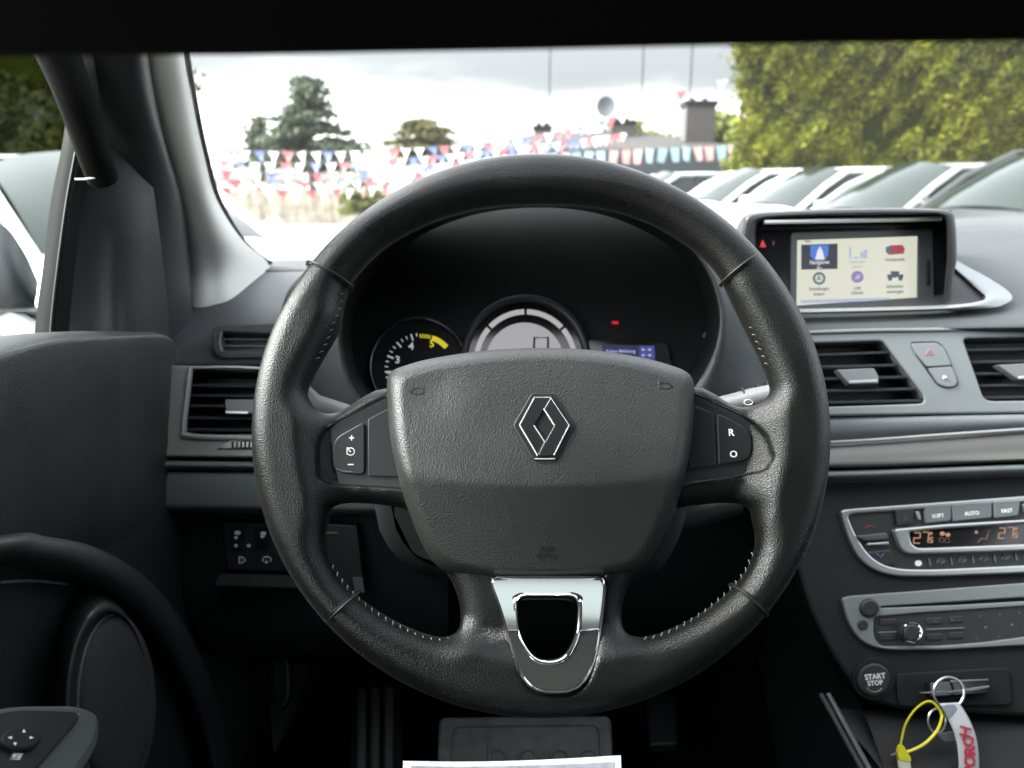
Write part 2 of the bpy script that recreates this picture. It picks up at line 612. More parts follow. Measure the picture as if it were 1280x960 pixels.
def wpx(P, h=.004):
    return [WF.px(x, y, h) for x, y in P]


HOLE_TOP = [(385, 500), (383, 484), (400, 448), (416, 420), (425, 398), (428, 372), (442, 345), (482, 305), (540, 274), (605, 256),
            (676, 251), (750, 256), (815, 276), (868, 308), (900, 340), (915, 370), (931, 402), (950, 440), (963, 472), (966, 488), (955, 500),
            (925, 503), (868, 478), (790, 520), (676, 540), (560, 520), (483, 480), (420, 510), (398, 512)]
HOLE_L = [(408, 650), (412, 634), (432, 628), (470, 630), (510, 640), (530, 680), (560, 724), (572, 755), (573, 785), (562, 796), (540, 796),
          (500, 781), (468, 762), (440, 740), (418, 712), (405, 680)]
HOLE_R = [(2 * 676 - x + (2 if y > 700 else 0), y) for x, y in HOLE_L][::-1]
HOLE_W = rpoly([(645, 744), (724, 744), (722, 795), (704, 826), (668, 826), (648, 795)], 16, 3)


def build_wheel():
    T = thing('steering_wheel', 'black leather three spoke steering wheel with chrome insert and diamond emblem', 'steering wheel', WF.o)
    # ---- leather rim and spokes, one blended body
    s = .00135
    ext = RW + .008
    n = int(2 * ext / s)
    ax = -ext + np.arange(n) * s
    nzz = int(.076 / s); az = -.048 + np.arange(nzz) * s
    X, Y = np.meshgrid(ax, ax, indexing='ij')
    Rr = np.hypot(X, Y * (RW / RV))
    d = RW - Rr
    k = .006

    def smin(a, b):
        h = np.clip(.5 + .5 * (b - a) / k, 0, 1)
        return b * (1 - h) + a * h - k * h * (1 - h)
    for H in (HOLE_TOP, HOLE_L, HOLE_R):
        P = crc(wpx(H), 4)
        d = smin(d, -sdf_poly(P, X, Y))
    dW = -sdf_poly(np.array(wpx(HOLE_W)), X, Y)
    wr = .0158
    e = np.clip((RW - .029 - Rr) / .026, 0, 1); e = e * e * (3 - 2 * e)
    zoff = -.010 * e
    Hh = wr + (.0115 - wr) * e
    # dished buttons recess on both spokes
    rec = np.maximum(sdf_poly(np.array(wpx(RECL)), X, Y), sdf_poly(np.array(wpx(RECR)), X, Y))
    recd = np.clip(rec / .0016 + .2, 0, 1) * .0035
    recd = recd + np.clip(sdf_poly(np.array(wpx(CO_INS)), X, Y) / .002, 0, 1) * .007
    q = np.maximum(wr - d, 0)
    q = np.maximum(q, np.where(dW < .004, (.004 - dW) * 4, 0))
    Z = az[None, None, :]
    zz = Z - zoff[..., None]
    sc = wr / Hh
    zsc = zz * sc[..., None] + np.where(zz > 0, (recd * sc)[..., None], 0)
    f = np.sqrt(q[..., None] ** 2 + zsc ** 2) - wr
    V, Fc = surface_nets(f, ax[0], ax[0], az[0], s)
    W = [WF.P(*v) for v in V]
    # one relax pass for an even hide
    W = np.array(W); acc = np.zeros_like(W); cnt = np.zeros(len(W))
    for it in range(3):
        acc[:] = 0; cnt[:] = 0
        for a in range(4):
            b = (a + 1) % 4
            np.add.at(acc, Fc[:, a], W[Fc[:, b]]); np.add.at(cnt, Fc[:, a], 1)
            np.add.at(acc, Fc[:, b], W[Fc[:, a]]); np.add.at(cnt, Fc[:, b], 1)
        W = W * .5 + .5 * acc / cnt[:, None]
    rim = mesh('rim', W, Fc, M['leather'], T)
    # ---- seams round the rim
    for (x0, y0, x1, y1) in ((386, 330, 440, 359), (946, 321, 902, 354), (413, 776, 450, 741), (956, 769, 914, 732)):
        a = Vector(WF.px(x0, y0, .0)); b = Vector(WF.px(x1, y1, .0))
        c = (a + b) / 2; ang = (a - b).normalized()
        rr = (a - b).length / 2 + .0006
        pts = [WF.P(c.x + ang.x * rr * math.cos(t), c.y + ang.y * rr * math.cos(t), (wr + .0004) * math.sin(t))
               for t in [2 * math.pi * i / 40 for i in range(40)]]
        MB().tube(pts, .0009, 6, True).build('seam', M['seam'], rim)
        dn = Vector((-ang.y, ang.x)) * (.0016 if y0 < 500 else -.0016) * (1 if x0 < 676 else -1)
        pts = [WF.P(c.x + dn.x + ang.x * rr * math.cos(t), c.y + dn.y + ang.y * rr * math.cos(t), (wr + .0002) * math.sin(t))
               for t in [2 * math.pi * i / 40 for i in range(40)]]
        MB().tube(pts, .0004, 6, True).build('seam_lip', M['leather'], rim)
    # ---- stitching along the inner edge
    for line in ([(430, 368), (428, 385), (420, 405), (410, 432), (396, 456)], [(935, 410), (948, 440), (960, 468)],
                 [(418, 706), (432, 726), (447, 742), (470, 762), (500, 780), (530, 794), (556, 797), (570, 788)],
                 [(938, 690), (928, 712), (912, 732), (880, 760), (850, 779), (820, 792), (796, 796)]):
        P = cr([WF.px(x, y, .004) for x, y in line], 12)
        L = np.concatenate([[0], np.cumsum(np.hypot(*np.diff(P, axis=0).T))])
        mb = MB(); t = 0
        while t < L[-1] - .003:
            pa = [np.interp(t, L, P[:, i]) for i in (0, 1)]; pb = [np.interp(t + .0020, L, P[:, i]) for i in (0, 1)]
            c0 = Vector(pa); c0b = Vector(pb)
            out = c0.normalized() * .0022
            mb.tube([WF.P(*(c0 + out * .2), .0052), WF.P(*((c0 + c0b) / 2 + out * .6), .0066), WF.P(*(c0b + out * .9), .0062)], .00030, 5)
            t += .0052
        mb.build('stitching', M['thread'], rim)
    # ---- airbag cover
    out = rpoly([(483, 476, 14), (488, 463, 12), (530, 449, 30), (600, 438, 40), (676, 434, 40), (745, 437, 40), (812, 448, 30), (858, 463, 14), (868, 476, 12),
                 (867, 540, 40), (858, 592, 30), (842, 645, 30), (818, 695, 20), (800, 716, 16), (735, 726, 40), (676, 728, 40), (618, 726, 40),
                 (556, 717, 16), (534, 695, 20), (512, 645, 30), (496, 592, 30), (486, 540, 40)], 20, 5)
    PO = np.array(out)

    def hc(x, y, s):
        yc = 607 - ((x - 676) / 190) ** 2 * 16
        if y < yc: h = .0275 - .0105 * ((yc - y) / 165) ** 1.3
        else: h = .0275 - .019 * ((y - yc) / 120)
        h -= .0035 * ((x - 676) / 190) ** 2
        # shallow hollow on the left shoulder
        h -= .0016 * math.exp(-(((x - 540) / 34) ** 2 + ((y - 486) / 30) ** 2))
        e = (1 - s) / .11
        if e < 1: h -= .016 * (1 - math.sqrt(max(0, 1 - (1 - e) ** 2)))
        return h - .002
    cv = pillow(WF, out, hc, 70, 1.35).build('airbag_cover', M['cover'], T, sharp=180)
    cv.modifiers.new('s', 'SUBSURF').render_levels = 0
    cv.modifiers.clear()

    def ch(x, y): return hc(x, y, .5)
    # backing skirt closing the cover to the hub
    loops = []
    for hh, sh in ((-.012, 1.0), (-.05, .93)):
        loops.append([tuple(WF.P(*WF.px(676 + (x - 676) * sh, 585 + (y - 585) * sh, hh), hh)) for x, y in out])
    loft('hub_skirt', loops, M['black_soft'], T, 1, 1, pts=True, closed=True)
    # horn marks
    for cx, cy, fl in ((521, 489, 1), (832, 482, -1)):
        mb = MB()
        pts = [(-9, 2), (-3, -3), (4, -4), (9, -1), (6, 3), (0, 4), (-4, 3)]
        hh = ch(cx, cy)
        P3 = [WF.P(*WF.px(cx + fl * a, cy + b, ch(cx + fl * a, cy + b) - .0000), ch(cx + fl * a, cy + b) + .0000) for a, b in pts]
        mb.tube(P3, .00035, 5, True)
        P4 = [WF.P(*WF.px(cx + fl * a, cy + b, ch(cx + fl * a, cy + b)), ch(cx + fl * a, cy + b)) for a, b in ((9, -6), (8, 2), (9, 5))]
        mb.tube(P4, .0003, 5)
        mb.build('horn_symbol', M['seam'], cv)
    # ---- emblem
    c = (680.5, 532.5)
    hb = ch(*c)
    EF = Frame(WF.P(*WF.px(c[0], c[1], hb), hb), WF.u, WF.v)
    gx = Frame(EF.o + WF.n * .0008, WF.u, (WF.v - WF.n * .10))
    EF = gx
    em = slab(EF, rpoly([(664, 491), (692, 491), (719, 531.5), (697, 575), (666, 575), (641, 531.5)], 3, 3), (), h0=-.004, h1=.0006, b=.0008).build('emblem', M['seam'], T)
    bandA = [(668, 496.5), (688, 496.5), (679.4, 511), (667.3, 531.5), (680.6, 552.5), (671.8, 569.5), (649.5, 531.5)]
    bandB = [(688.4, 496.5), (711.5, 531.5), (692.5, 569.0), (672.4, 569.5), (681.0, 552.8), (692.8, 531.5), (679.8, 511)]
    for bnd in (bandA, bandB):
        slab(EF, bnd, (), h0=0, h1=.0022, b=.0005).build('band', M['badge'], em, True, 20)
    mb = MB()
    for pl in ([(649.5, 531.5), (668, 496.8), (688, 496.8)], [(649.5, 531.5), (671.8, 569.3), (681, 552.6), (667.3, 531.7)],
               [(679.6, 511), (692.8, 531.5)], [(692.5, 569), (711.5, 531.5)], [(688, 496.8), (711.5, 531.5)]):
        fn = .00022 if pl[0] == (688, 496.8) else .00042
        mb.tube([EF.P(*EF.px(x, y, .0020), .0020) for x, y in pl], fn, 5)
    mb.build('edge_line', M['edge'], em)  # pale tubes imitate the bright reflections along the badge bevels
    MB().tube([EF.P(*EF.px(x, y, .0012), .0012) for x, y in ((668, 573.5), (694, 573.5))], .0004, 5).build('lip_line', M['edge'], em)
    # airbag lettering pressed into the cover
    h = ch(684, 690)
    sl = -(.019 / (120 * WF.scale(684, 690)))
    AF = Frame(WF.P(*WF.px(684, 690, h), h), WF.u, (WF.v + WF.n * (-sl)))
    text('airbag_lettering', 'AIR', AF, 684, 686, 6, M['seam'], cv, h=.0002, sx=1.5)
    text('airbag_lettering', 'BAG', AF, 684, 695, 6, M['seam'], cv, h=.0002, sx=1.5)
    # ---- buttons on the spokes
    bp = None
    for side in (0, 1):
        rec = RECL if side == 0 else RECR
        hr = -.0042
        tr = slabo('switch_bezel', WF, rpoly(rec, 14, 4), M['gloss'] if 0 else M['black_soft'], T, h0=-.022, h1=hr + .0030, b=.001)
        if side == 0:
            b1 = [(416, 562), (419, 547, 10), (456, 526), (456, 594), (424, 591, 8), (416, 584)]
            b2 = [(460, 524), (486, 510), (500, 560), (503, 596), (460, 595)]
        else:
            b1 = [(896, 518, 2), (905, 519, 4), (936, 537, 8), (941, 552, 6), (939, 571, 8), (928, 577, 8), (898, 581, 2)]
            b2 = [(866, 506), (892, 517), (895, 582), (860, 586)]
        hb = hr + .0050
        bt = slabo('switch_button', WF, rpoly(b1, 8, 4), M['button'], tr, h0=hr, h1=hb, b=.0009)
        slabo('blank_cap', WF, rpoly(b2, 2, 3), M['button'], tr, h0=hr, h1=hb - .0004, b=.0005)
        if side == 0:
            text('plus_mark', '+', WF, 439.5, 548, 9, M['white_ink'], bt, h=hb + .0001, bold=.15)
            text('minus_mark', '–', WF, 438.5, 580, 9, M['white_ink'], bt, h=hb + .0001, bold=.3)
            mb = MB(); r = 4.6
            P = [(438.5 + r * math.cos(a), 564.5 + r * math.sin(a)) for a in [R_(d) for d in range(-130, 140, 20)]]
            P += [(434, 568), (434, 560)]
            mb.tube([WF.P(*WF.px(x, y, hb + .0002), hb + .0002) for x, y in P], .00038, 4)
            mb.tube([WF.P(*WF.px(x, y, hb + .0002), hb + .0002) for x, y in ((438.5, 565), (435, 561))], .00045, 4)
            mb.tube([WF.P(*WF.px(x, y, hb + .0002), hb + .0002) for x, y in ((433.5, 560), (436, 560.5))], .0005, 4)
            mb.build('speed_limiter_symbol', M['white_ink'], bt)
            # paler line along the lower edge
            MB().tube([WF.P(*WF.px(x, y, hb - .0006), hb - .0004) for x, y in ((420, 586), (428, 589), (440, 590))], .0006, 5).build('pale_rim', M['tab'], bt)
        else:
            text('letter', 'R', WF, 914, 541, 8.5, M['white_ink'], bt, h=hb + .0001, bold=.2)
            text('letter', 'O', WF, 917, 568, 8.5, M['white_ink'], bt, h=hb + .0001, bold=.2)
        ring = [(397, 592), (397, 553), (404, 537), (482, 496)] if side == 0 else [(868, 492), (942, 528), (958, 548), (963, 572), (955, 588), (862, 604)]
        # glossy bead round the recess
        zr = .0014
        P3 = cr(np.array([WF.px(x, y, zr) for x, y in ring]), 5)
        MB().tube([WF.P(x, y, zr) for x, y in P3], .0007, 6).build('bead', M['gloss'], tr)
    # ---- chrome insert
    co = rpoly([(611, 722, 4), (628, 765, 20), (641, 815, 20), (652, 848, 18), (672, 866, 16), (716, 866, 16), (736, 848, 18), (747, 815, 20), (754, 765, 20), (757, 722, 4)], 12, 5)
    ci = rpoly([(646, 745), (723, 745), (721, 795), (703, 825), (669, 825), (649, 795)], 16, 5)
    hb = -.001

    class Bent(Frame):
        pass
    CF = Frame(WF.P(*WF.px(684, 800, .0115), .0115), WF.u, WF.v - WF.n * .19)
    def hins(y):
        if y < 790: return .0070 + (790 - y) * .000527 * .112
        t = (y - 790) / 76
        return .0070 + .0125 * t ** 1.15
    def star(P, a, c=(684, 785)):
        d = Vector((math.cos(a), math.sin(a))); best = None
        for i in range(len(P)):
            p, q = Vector(P[i - 1]) - Vector(c), Vector(P[i]) - Vector(c)
            e = q - p; den = d.x * e.y - d.y * e.x
            if abs(den) < 1e-9: continue
            t = (p.x * e.y - p.y * e.x) / den; s = (p.x * d.y - p.y * d.x) / den
            if t > 0 and -1e-6 <= s <= 1 + 1e-6: best = t if best is None else max(best, t)
        return Vector(c) + d * best
    AN = [2 * math.pi * i / 120 for i in range(120)]
    Lo = [star(co, a) for a in AN]; Li = [star(ci, a) for a in AN]
    prof_ = [(0, -.010), (0, -.0016), (.03, -.0004), (.07, 0)] + [(k, 0) for k in np.linspace(.12, .84, 12)] + [(.88, .0004), (.93, .0012), (.97, .0010), (1, 0), (1, -.012)]
    V = []; Fc = []
    for t, dh in prof_:
        for j in range(120):
            x, y = Lo[j].lerp(Li[j], t); h = hins(y) + dh
            V.append(WF.P(*WF.px(x, y, h), h))
    for i in range(len(prof_) - 1):
        for j in range(120):
            k = (j + 1) % 120
            Fc.append((i * 120 + j, i * 120 + k, (i + 1) * 120 + k, (i + 1) * 120 + j))
    ins = mesh('chrome_insert', V, Fc, M['insert'], T, True, False, 40)
    MB().tube([WF.P(*WF.px(p.x, p.y, hins(p.y) - .001), hins(p.y) - .001) for p in Lo[::3]], .0009, 6, True).build('gap_line', M['seam'], ins)
    wall = slab(CF, rpoly([(643, 742), (726, 742), (724, 797), (705, 828), (667, 828), (646, 797)], 16, 5), [ci], h0=-.03, h1=-.0075, b=.0005)
    wall.build('window_collar', M['gloss'], ins)
    return T


CO_INS = rpoly([(611, 700, 4), (628, 765, 20), (641, 815, 20), (652, 848, 18), (672, 867, 16), (716, 867, 16), (736, 848, 18), (747, 815, 20), (754, 765, 20), (757, 700, 4)], 12, 5)
RECL = [(398, 598), (396, 556), (404, 536), (440, 514), (500, 484), (540, 560), (520, 612), (412, 606)]
RECR = [(858, 487), (905, 506), (944, 527), (958, 546), (965, 574), (955, 590), (900, 600), (830, 606), (800, 560)]
wheel = build_wheel()

# ---- column, stalks
col = thing('steering_column', 'dark grey column shroud behind the steering wheel', 'steering column', at(676, 640, Y=.62))
mbp = lambda ring, Y: [tuple(at(x, y, Y=Y)) for x, y in ring]
ring0 = [(500, 560), (852, 560), (862, 620), (840, 690), (800, 722), (680, 735), (560, 722), (500, 700), (470, 640)]
loops = []
for sc_, Y in ((.9, .595), (.98, .60), (1.0, .62), (1.0, .70), (1.0, .80)):
    loops.append([tuple(at(676 + (x - 676) * sc_, 640 + (y - 640) * sc_, Y=Y)) for x, y in ring0])
loft('shroud', loops, M['black_soft'], col, 3, 2, pts=True, closed=True)
slabo('shroud_face', Frame(at(676, 640, Y=.595), (1, 0, 0), (0, .1, 1)), rpoly([(676 + (x - 676) * .9, 640 + (y - 640) * .9) for x, y in ring0], 10), M['black_soft'], col, h0=-.004, h1=0)
for nm, pts, rad, lab in (
        ('wiper_stalk', [(850, 520, .64), (915, 506, .635), (940, 500, .63), (972, 492, .625)], [.008, .009, .0095, .0085], 1),
        ('light_stalk', [(500, 545, .64), (430, 515, .635), (395, 502, .632), (382, 487, .63)], [.007, .007, .006, .0045], 0),
        ('audio_stalk', [(840, 650, .64), (880, 640, .64), (925, 628, .64)], [.012, .012, .009], 2)):
    st = MB().tube([at(*p[:2], Y=p[2]) for p in pts], rad, 14).build(nm, M['tab'] if lab < 2 else M['black_soft'], col)
    if lab == 1:
        for k, (x, y) in enumerate(((926, 500), (945, 496), (957, 493))):
            a = at(x, y, Y=.634); b = at(x + 1.5, y, Y=.634)
            MB().tube([a, b], .0100, 14).build('collar_line', M['seam'], st)
        FQ = Frame(at(935, 503, Y=.6215), (1, 0, 0), (0, .35, 1))
        MB().tube([FQ.P(.0035 * math.cos(t), .0022 * math.sin(t), .001) for t in [i * .628 for i in range(10)]], .0004, 5, True).build('wiper_symbol', M['white_ink'], st)

# ================================================================== DASHBOARD
dash = thing('dashboard', 'grey soft grained dashboard with satin vent panels under the windscreen', 'dashboard', at(640, 560, Y=.85))
# upper pad, from the foot of the windscreen to the brow over the vents
cols = [60, 200, 262, 330, 430, 560, 676, 800, 900, 1000, 1100, 1190, 1290, 1450, 1700]
def prof(x, L):   # linear interpolation of py / Y over px
    return float(np.interp(x, [a for a, _ in L], [b for _, b in L]))
rowdef = [
    ([(60, 330), (330, 325), (700, 318), (1000, 286), (1290, 281), (1700, 281)], 1.36),
    ([(60, 333), (330, 331), (700, 322), (1000, 290), (1290, 284), (1700, 284)], 1.28),
    ([(60, 350), (330, 352), (700, 345), (1000, 318), (1290, 312), (1700, 310)], 1.10),
    ([(60, 385), (262, 385), (330, 377), (700, 372), (1000, 358), (1290, 352), (1700, 350)], .97),
    ([(60, 420), (262, 413), (330, 402), (700, 400), (1000, 390), (1290, 385), (1700, 382)], .90),
    ([(60, 452), (262, 440), (330, 432), (700, 420), (1000, 404), (1290, 399), (1700, 396)], .865),
    ([(60, 460), (200, 456), (262, 455), (330, 455), (700, 436), (1000, 413), (1290, 409), (1700, 406)], .85),
    ([(60, 466), (200, 461), (262, 460), (330, 460), (700, 446), (1000, 420), (1290, 416), (1700, 412)], .862),
]
rows = [[(x, prof(x, L), max(Y, .965) if 500 < x < 850 else Y) for x in cols] for L, Y in rowdef]
loft('upper_pad', rows, M['dash_top'], dash, 5, 5)
# dark backing behind the panels and down to the floor
rows = [[(x, prof(x, [(60, 440), (330, 440), (1000, 410), (1700, 400)]), .90) for x in cols],
        [(x, 600, .86) for x in cols], [(x, 700, .84) for x in cols], [(x, 790, .86) for x in cols], [(x, 830, .98) for x in cols]]
loft('carrier', rows, M['black'], dash, 3, 3)

# ---- left vent panel
LF = Frame.tri((200, 460, .82), (335, 458, .82), (200, 575, .775))
VL = rpoly([(241, 463, 4), (345, 466, 4), (345, 544), (231, 541, 4)], 5, 3)
lp = slabo('left_vent_panel', LF, rpoly([(208, 456), (420, 462), (420, 572), (195, 570)], 6, 3), M['gun'], dash, [rpoly([(236, 461), (420, 466), (420, 543), (230, 543)], 6, 4)], h0=-.02, h1=.0, b=.0015)
mb = MB()
mb.tube([LF.P(*LF.px(x, y, .0015), .0015) for x, y in cr([(345, 462), (290, 459), (238, 460)], 5)], .0016, 8)
mb.tube([LF.P(*LF.px(x, y, .001), .001) for x, y in cr([(238, 460), (234, 495), (230, 535), (236, 545), (300, 548), (360, 550)], 6)], .0032, 8)
mb.build('vent_surround', M['gun'], lp)
def vent(name, fr, frame_hole, slats, tabspec, parent, depth=.028):
    """louvred outlet: dark throat, slats following the opening, adjusting tab with a bright edge"""
    cx = sum(p[0] for p in frame_hole) / len(frame_hole)
    th = MB()
    big = frame_hole
    m = len(big)
    V = [fr.P(*fr.px(x, y, 0), -.001) for x, y in big] + [fr.P(*fr.px(x, y, 0), -depth) for x, y in big]
    th.add(V, [(i, (i + 1) % m, m + (i + 1) % m, m + i) for i in range(m)] + [tuple(m + i for i in range(m))])
    vt = th.build(name, M['seam'], parent)
    for (x0, y0, x1, y1) in slats:
        a = Vector(fr.px(x0, y0, -.004)); b = Vector(fr.px(x1, y1, -.004))
        mb = MB(); t = .0016; dd = .016; rise = .0045
        pr = [(-.004, 0), (-.0035, t * .8), (-.004 - dd, t + rise), (-.004 - dd, rise), (-.0045, -t * .4)]
        ring = []
        for q in (a, b):
            ring.append([fr.P(q.x, q.y + v, w) for w, v in pr])
        n = len(pr)
        mb.add(ring[0] + ring[1], [(i, (i + 1) % n, n + (i + 1) % n, n + i) for i in range(n)] + [tuple(range(n)), tuple(n + i for i in range(n))])
        mb.build('slat', M['slat'], vt, True, 30)
    if tabspec:
        tp, gl = tabspec
        tb = slabo('adjuster_tab', fr, rpoly(tp, 2, 3), M['tab'], vt, h0=-.006, h1=.002, b=.001)
        slabo('bright_strip', fr, rpoly(gl, 1, 2), M['silver'], tb, h0=.0015, h1=.0035, b=.0006)
    return vt
vent('air_vent', LF, rpoly([(240, 464), (380, 468), (380, 541), (231, 541)], 4, 3),
     [(236, 482, 378, 483), (234, 495, 378, 496), (232, 508, 378, 509), (231, 523, 378, 524), (231, 538, 378, 539)],
     ([(281, 499), (318, 499), (318, 517), (282, 516)], [(281, 513), (311, 514), (310, 517.5), (282, 517)]), dash)
# thumb wheel under the left vent
tw = slabo('wheel_bezel', LF, rpoly([(270, 560, 1), (290, 549), (345, 549), (345, 561), (290, 561)], 3, 2), M['silver'], lp, h0=-.001, h1=.0025, b=.0008)
slabo('thumb_wheel', LF, rpoly([(289, 551), (345, 551), (345, 560), (289, 560)], 1, 2), M['seam'], tw, h0=.0, h1=.003, b=.0004)
mb = MB()
for k in range(7):
    x = 292 + k * 5.2
    slab(LF, rpoly([(x, 552), (x + 2.9, 552), (x + 2.9, 559.5), (x, 559.5)], .6, 2), h0=.002, h1=.0042, b=.0004, mb=mb)
mb.build('ridges', M['silver'], tw)
# ---- demister slot on the pad, left
DF = Frame.tri((275, 415, .868), (345, 413, .868), (275, 440, .855))
sl = slabo('demister_vent', DF, rpoly([(262, 407), (360, 403), (360, 447), (268, 447)], 14, 4), M['dash_top'], dash,
           [rpoly([(276, 414), (360, 418), (360, 440), (279, 438)], 3, 3)], h0=-.012, h1=.002, b=.0015)
slab_back = slabo('throat', DF, [(272, 410), (365, 410), (365, 444), (272, 444)], M['seam'], sl, h0=-.020, h1=-.012, b=.0002)
MB().tube([DF.P(*DF.px(x, y, .003), .003) for x, y in ((277, 440), (274, 428), (277, 415))], .0013, 8).build('lip', M['tab'], sl)
for (x0, y0, x1, y1) in ((277, 424, 360, 425), (278, 432, 360, 434)):
    MB().tube([DF.P(*DF.px(x0, y0, -.005), -.005), DF.P(*DF.px(x1, y1, -.005), -.005)], .0012, 6, flat=.6).build('slat', M['tab'], sl)
# ---- tweeter cover
TF = Frame.tri((300, 388, .955), (360, 386, .955), (300, 400, .925))
el = [(338 + 40 * math.cos(t), 386 + 11 * math.sin(t)) for t in [2 * math.pi * i / 40 for i in range(40)]]
slabo('tweeter_cover', TF, el, M['dash_top'], dash, h0=-.004, h1=.0022, b=.0012)
MB().tube([TF.P(*TF.px(338 + 43 * math.cos(t), 386 + 13 * math.sin(t), .001), .001) for t in [2 * math.pi * i / 40 for i in range(40)]], .0008, 6, True).build('tweeter_groove', M['black_soft'], dash)
# ---- strips and knee panel, left
def bar(name, pts, m, parent=dash, nu=4, nv=4):
    return loft(name, pts, m, parent, nu, nv)
bar('lower_strip', [[(188, 575, .79), (300, 576, .79), (440, 577, .79)], [(188, 577, .775), (300, 578, .775), (440, 579, .775)],
                    [(190, 584, .772), (300, 585, .772), (440, 586, .772)], [(192, 589, .79), (300, 590, .79), (440, 590, .79)]], M['strip'])
bar('knee_panel', [[(198, 589, .79), (300, 590, .79), (430, 591, .79), (520, 591, .79)], [(198, 592, .775), (300, 593, .775), (430, 594, .775), (520, 594, .775)],
                   [(203, 625, .765), (300, 626, .765), (430, 628, .765), (520, 628, .765)], [(205, 637, .768), (300, 638, .768), (430, 640, .768), (520, 640, .768)],
                   [(207, 641, .80), (300, 643, .80), (430, 646, .80), (520, 646, .80)]], M['strip'])
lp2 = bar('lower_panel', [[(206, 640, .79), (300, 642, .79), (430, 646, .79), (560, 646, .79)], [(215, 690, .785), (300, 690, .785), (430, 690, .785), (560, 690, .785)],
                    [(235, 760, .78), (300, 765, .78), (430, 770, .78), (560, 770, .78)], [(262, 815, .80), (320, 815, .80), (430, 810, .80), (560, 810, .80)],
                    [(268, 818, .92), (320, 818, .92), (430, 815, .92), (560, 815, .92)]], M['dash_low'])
SF = Frame.tri((280, 655, .782), (345, 655, .782), (283, 712, .778))
sw = slabo('light_switch_panel', SF, rpoly([(279, 654), (420, 656), (420, 716), (284, 712)], 4, 3), M['black_soft'], dash, h0=-.006, h1=.003, b=.001)
for (x0, x1) in ((284, 303), (318, 335)):
    k = slabo('dimmer_slot', SF, rpoly([(x0, 659), (x1, 659), (x1 + 1, 688), (x0 + 1, 688)], 2, 3), M['seam'], sw, h0=.002, h1=.0042, b=.0004)
    slabo('thumb_roller', SF, rpoly([(x0 + 9, 660), (x1, 660), (x1, 686), (x0 + 9, 686)], 2, 3), M['black'], k, h0=.003, h1=.006, b=.001)
mb = MB()
def dot(fr, x, y, rx, ry, h, mb, n=10):
    mb.add([fr.P(*fr.px(x + rx * math.cos(2 * math.pi * i / n), y + ry * math.sin(2 * math.pi * i / n), h), h) for i in range(n)], [tuple(range(n))])
for x, y, rx, ry in ((297, 666, 4.2, 2.6), (295, 672, 2.2, 2), (295, 682, 2.2, 2.2), (311, 682, 2.6, 2.2), (329, 667, 4.0, 2.8), (328, 671, 3, 1.6)):
    dot(SF, x, y, rx, ry, .0063, mb)
for pts in ([(299, 696), (299, 704)], [(299, 696), (304, 697), (307, 700), (304, 703), (299, 704)], [(302, 700), (303, 700)],
            [(329, 702), (328, 699), (331, 696), (336, 696), (339, 699), (338, 702)], [(333, 700), (333, 704)], [(331, 703), (335, 703)]):
    mb.tube([SF.P(*SF.px(x, y, .0036), .0036) for x, y in pts], .00055, 4)
mb.build('switch_symbols', M['white_ink'], sw)
slabo('card_shelf', Frame.tri((270, 717, .775), (362, 718, .775), (268, 735, .765)), rpoly([(272, 716), (362, 718), (374, 736), (266, 733)], 3, 3), M['dash_low'], dash, h0=-.01, h1=.004, b=.002)
# fuse flap and stub behind the lower left opening
FF = Frame.tri((410, 665, .775), (455, 665, .775), (412, 740, .765))
ff = slabo('fuse_flap', FF, rpoly([(400, 655), (446, 657), (456, 742), (420, 745)], 3, 3), M['black_soft'], dash, h0=-.004, h1=.003, b=.001)
slabo('bright_tab', FF, rpoly([(408, 665), (422, 665), (422, 668), (408, 668)], .8, 2), M['tab'], ff, h0=.002, h1=.004, b=.0005)
slabo('bright_tab', FF, rpoly([(440, 722), (453, 722), (456, 742), (444, 740)], 1.5, 2), M['tab'], ff, h0=.002, h1=.004, b=.0005)

# ---- right vent panel
VF = Frame.tri((1010, 414, .835), (1290, 408, .865), (1010, 518, .795))
V1 = rpoly([(960, 430, 4), (1010, 429), (1098, 426, 6), (1104, 427, 4), (1156, 496, 8), (1154, 504, 6), (1030, 508, 4), (960, 508, 4)], 4, 3)
V2 = rpoly([(1204, 423, 6), (1300, 421, 3), (1420, 419), (1420, 500), (1300, 500), (1238, 501, 8), (1230, 497, 6)], 5, 3)
outer = rpoly([(940, 418), (1020, 416, 6), (1280, 409), (1480, 404), (1480, 512), (1280, 516), (940, 521)], 8, 3)
vp = slabo('centre_vent_panel', VF, outer, M['satin'], dash, [V1, V2], h0=-.016, h1=0, b=.0022)
mb = MB()
mb.tube([VF.P(*VF.px(x, y, .001), .001) for x, y in cr([(1000, 416), (1060, 414), (1100, 413), (1180, 412), (1280, 409), (1470, 404)], 4)], .0022, 8)
mb.build('panel_bead', M['satin'], vp)
vent('air_vent', VF, V1, [(962, 446, 1112, 441), (962, 461, 1124, 457), (962, 476, 1135, 472), (962, 491, 1146, 487), (962, 505, 1153, 502)],
     ([(1046, 462), (1093, 460), (1099, 471), (1098, 480), (1062, 481)], [(1062, 475.5), (1097, 474), (1097, 478), (1062, 479.5)]), dash)
vent('air_vent', VF, V2, [(1208, 438, 1415, 434), (1214, 453, 1415, 450), (1219, 468, 1415, 465), (1225, 483, 1415, 480), (1232, 498, 1415, 496)],
     ([(1246, 456), (1300, 453), (1306, 464), (1304, 472), (1274, 475)], [(1274, 470), (1304, 468), (1304, 472), (1274, 474)]), dash)
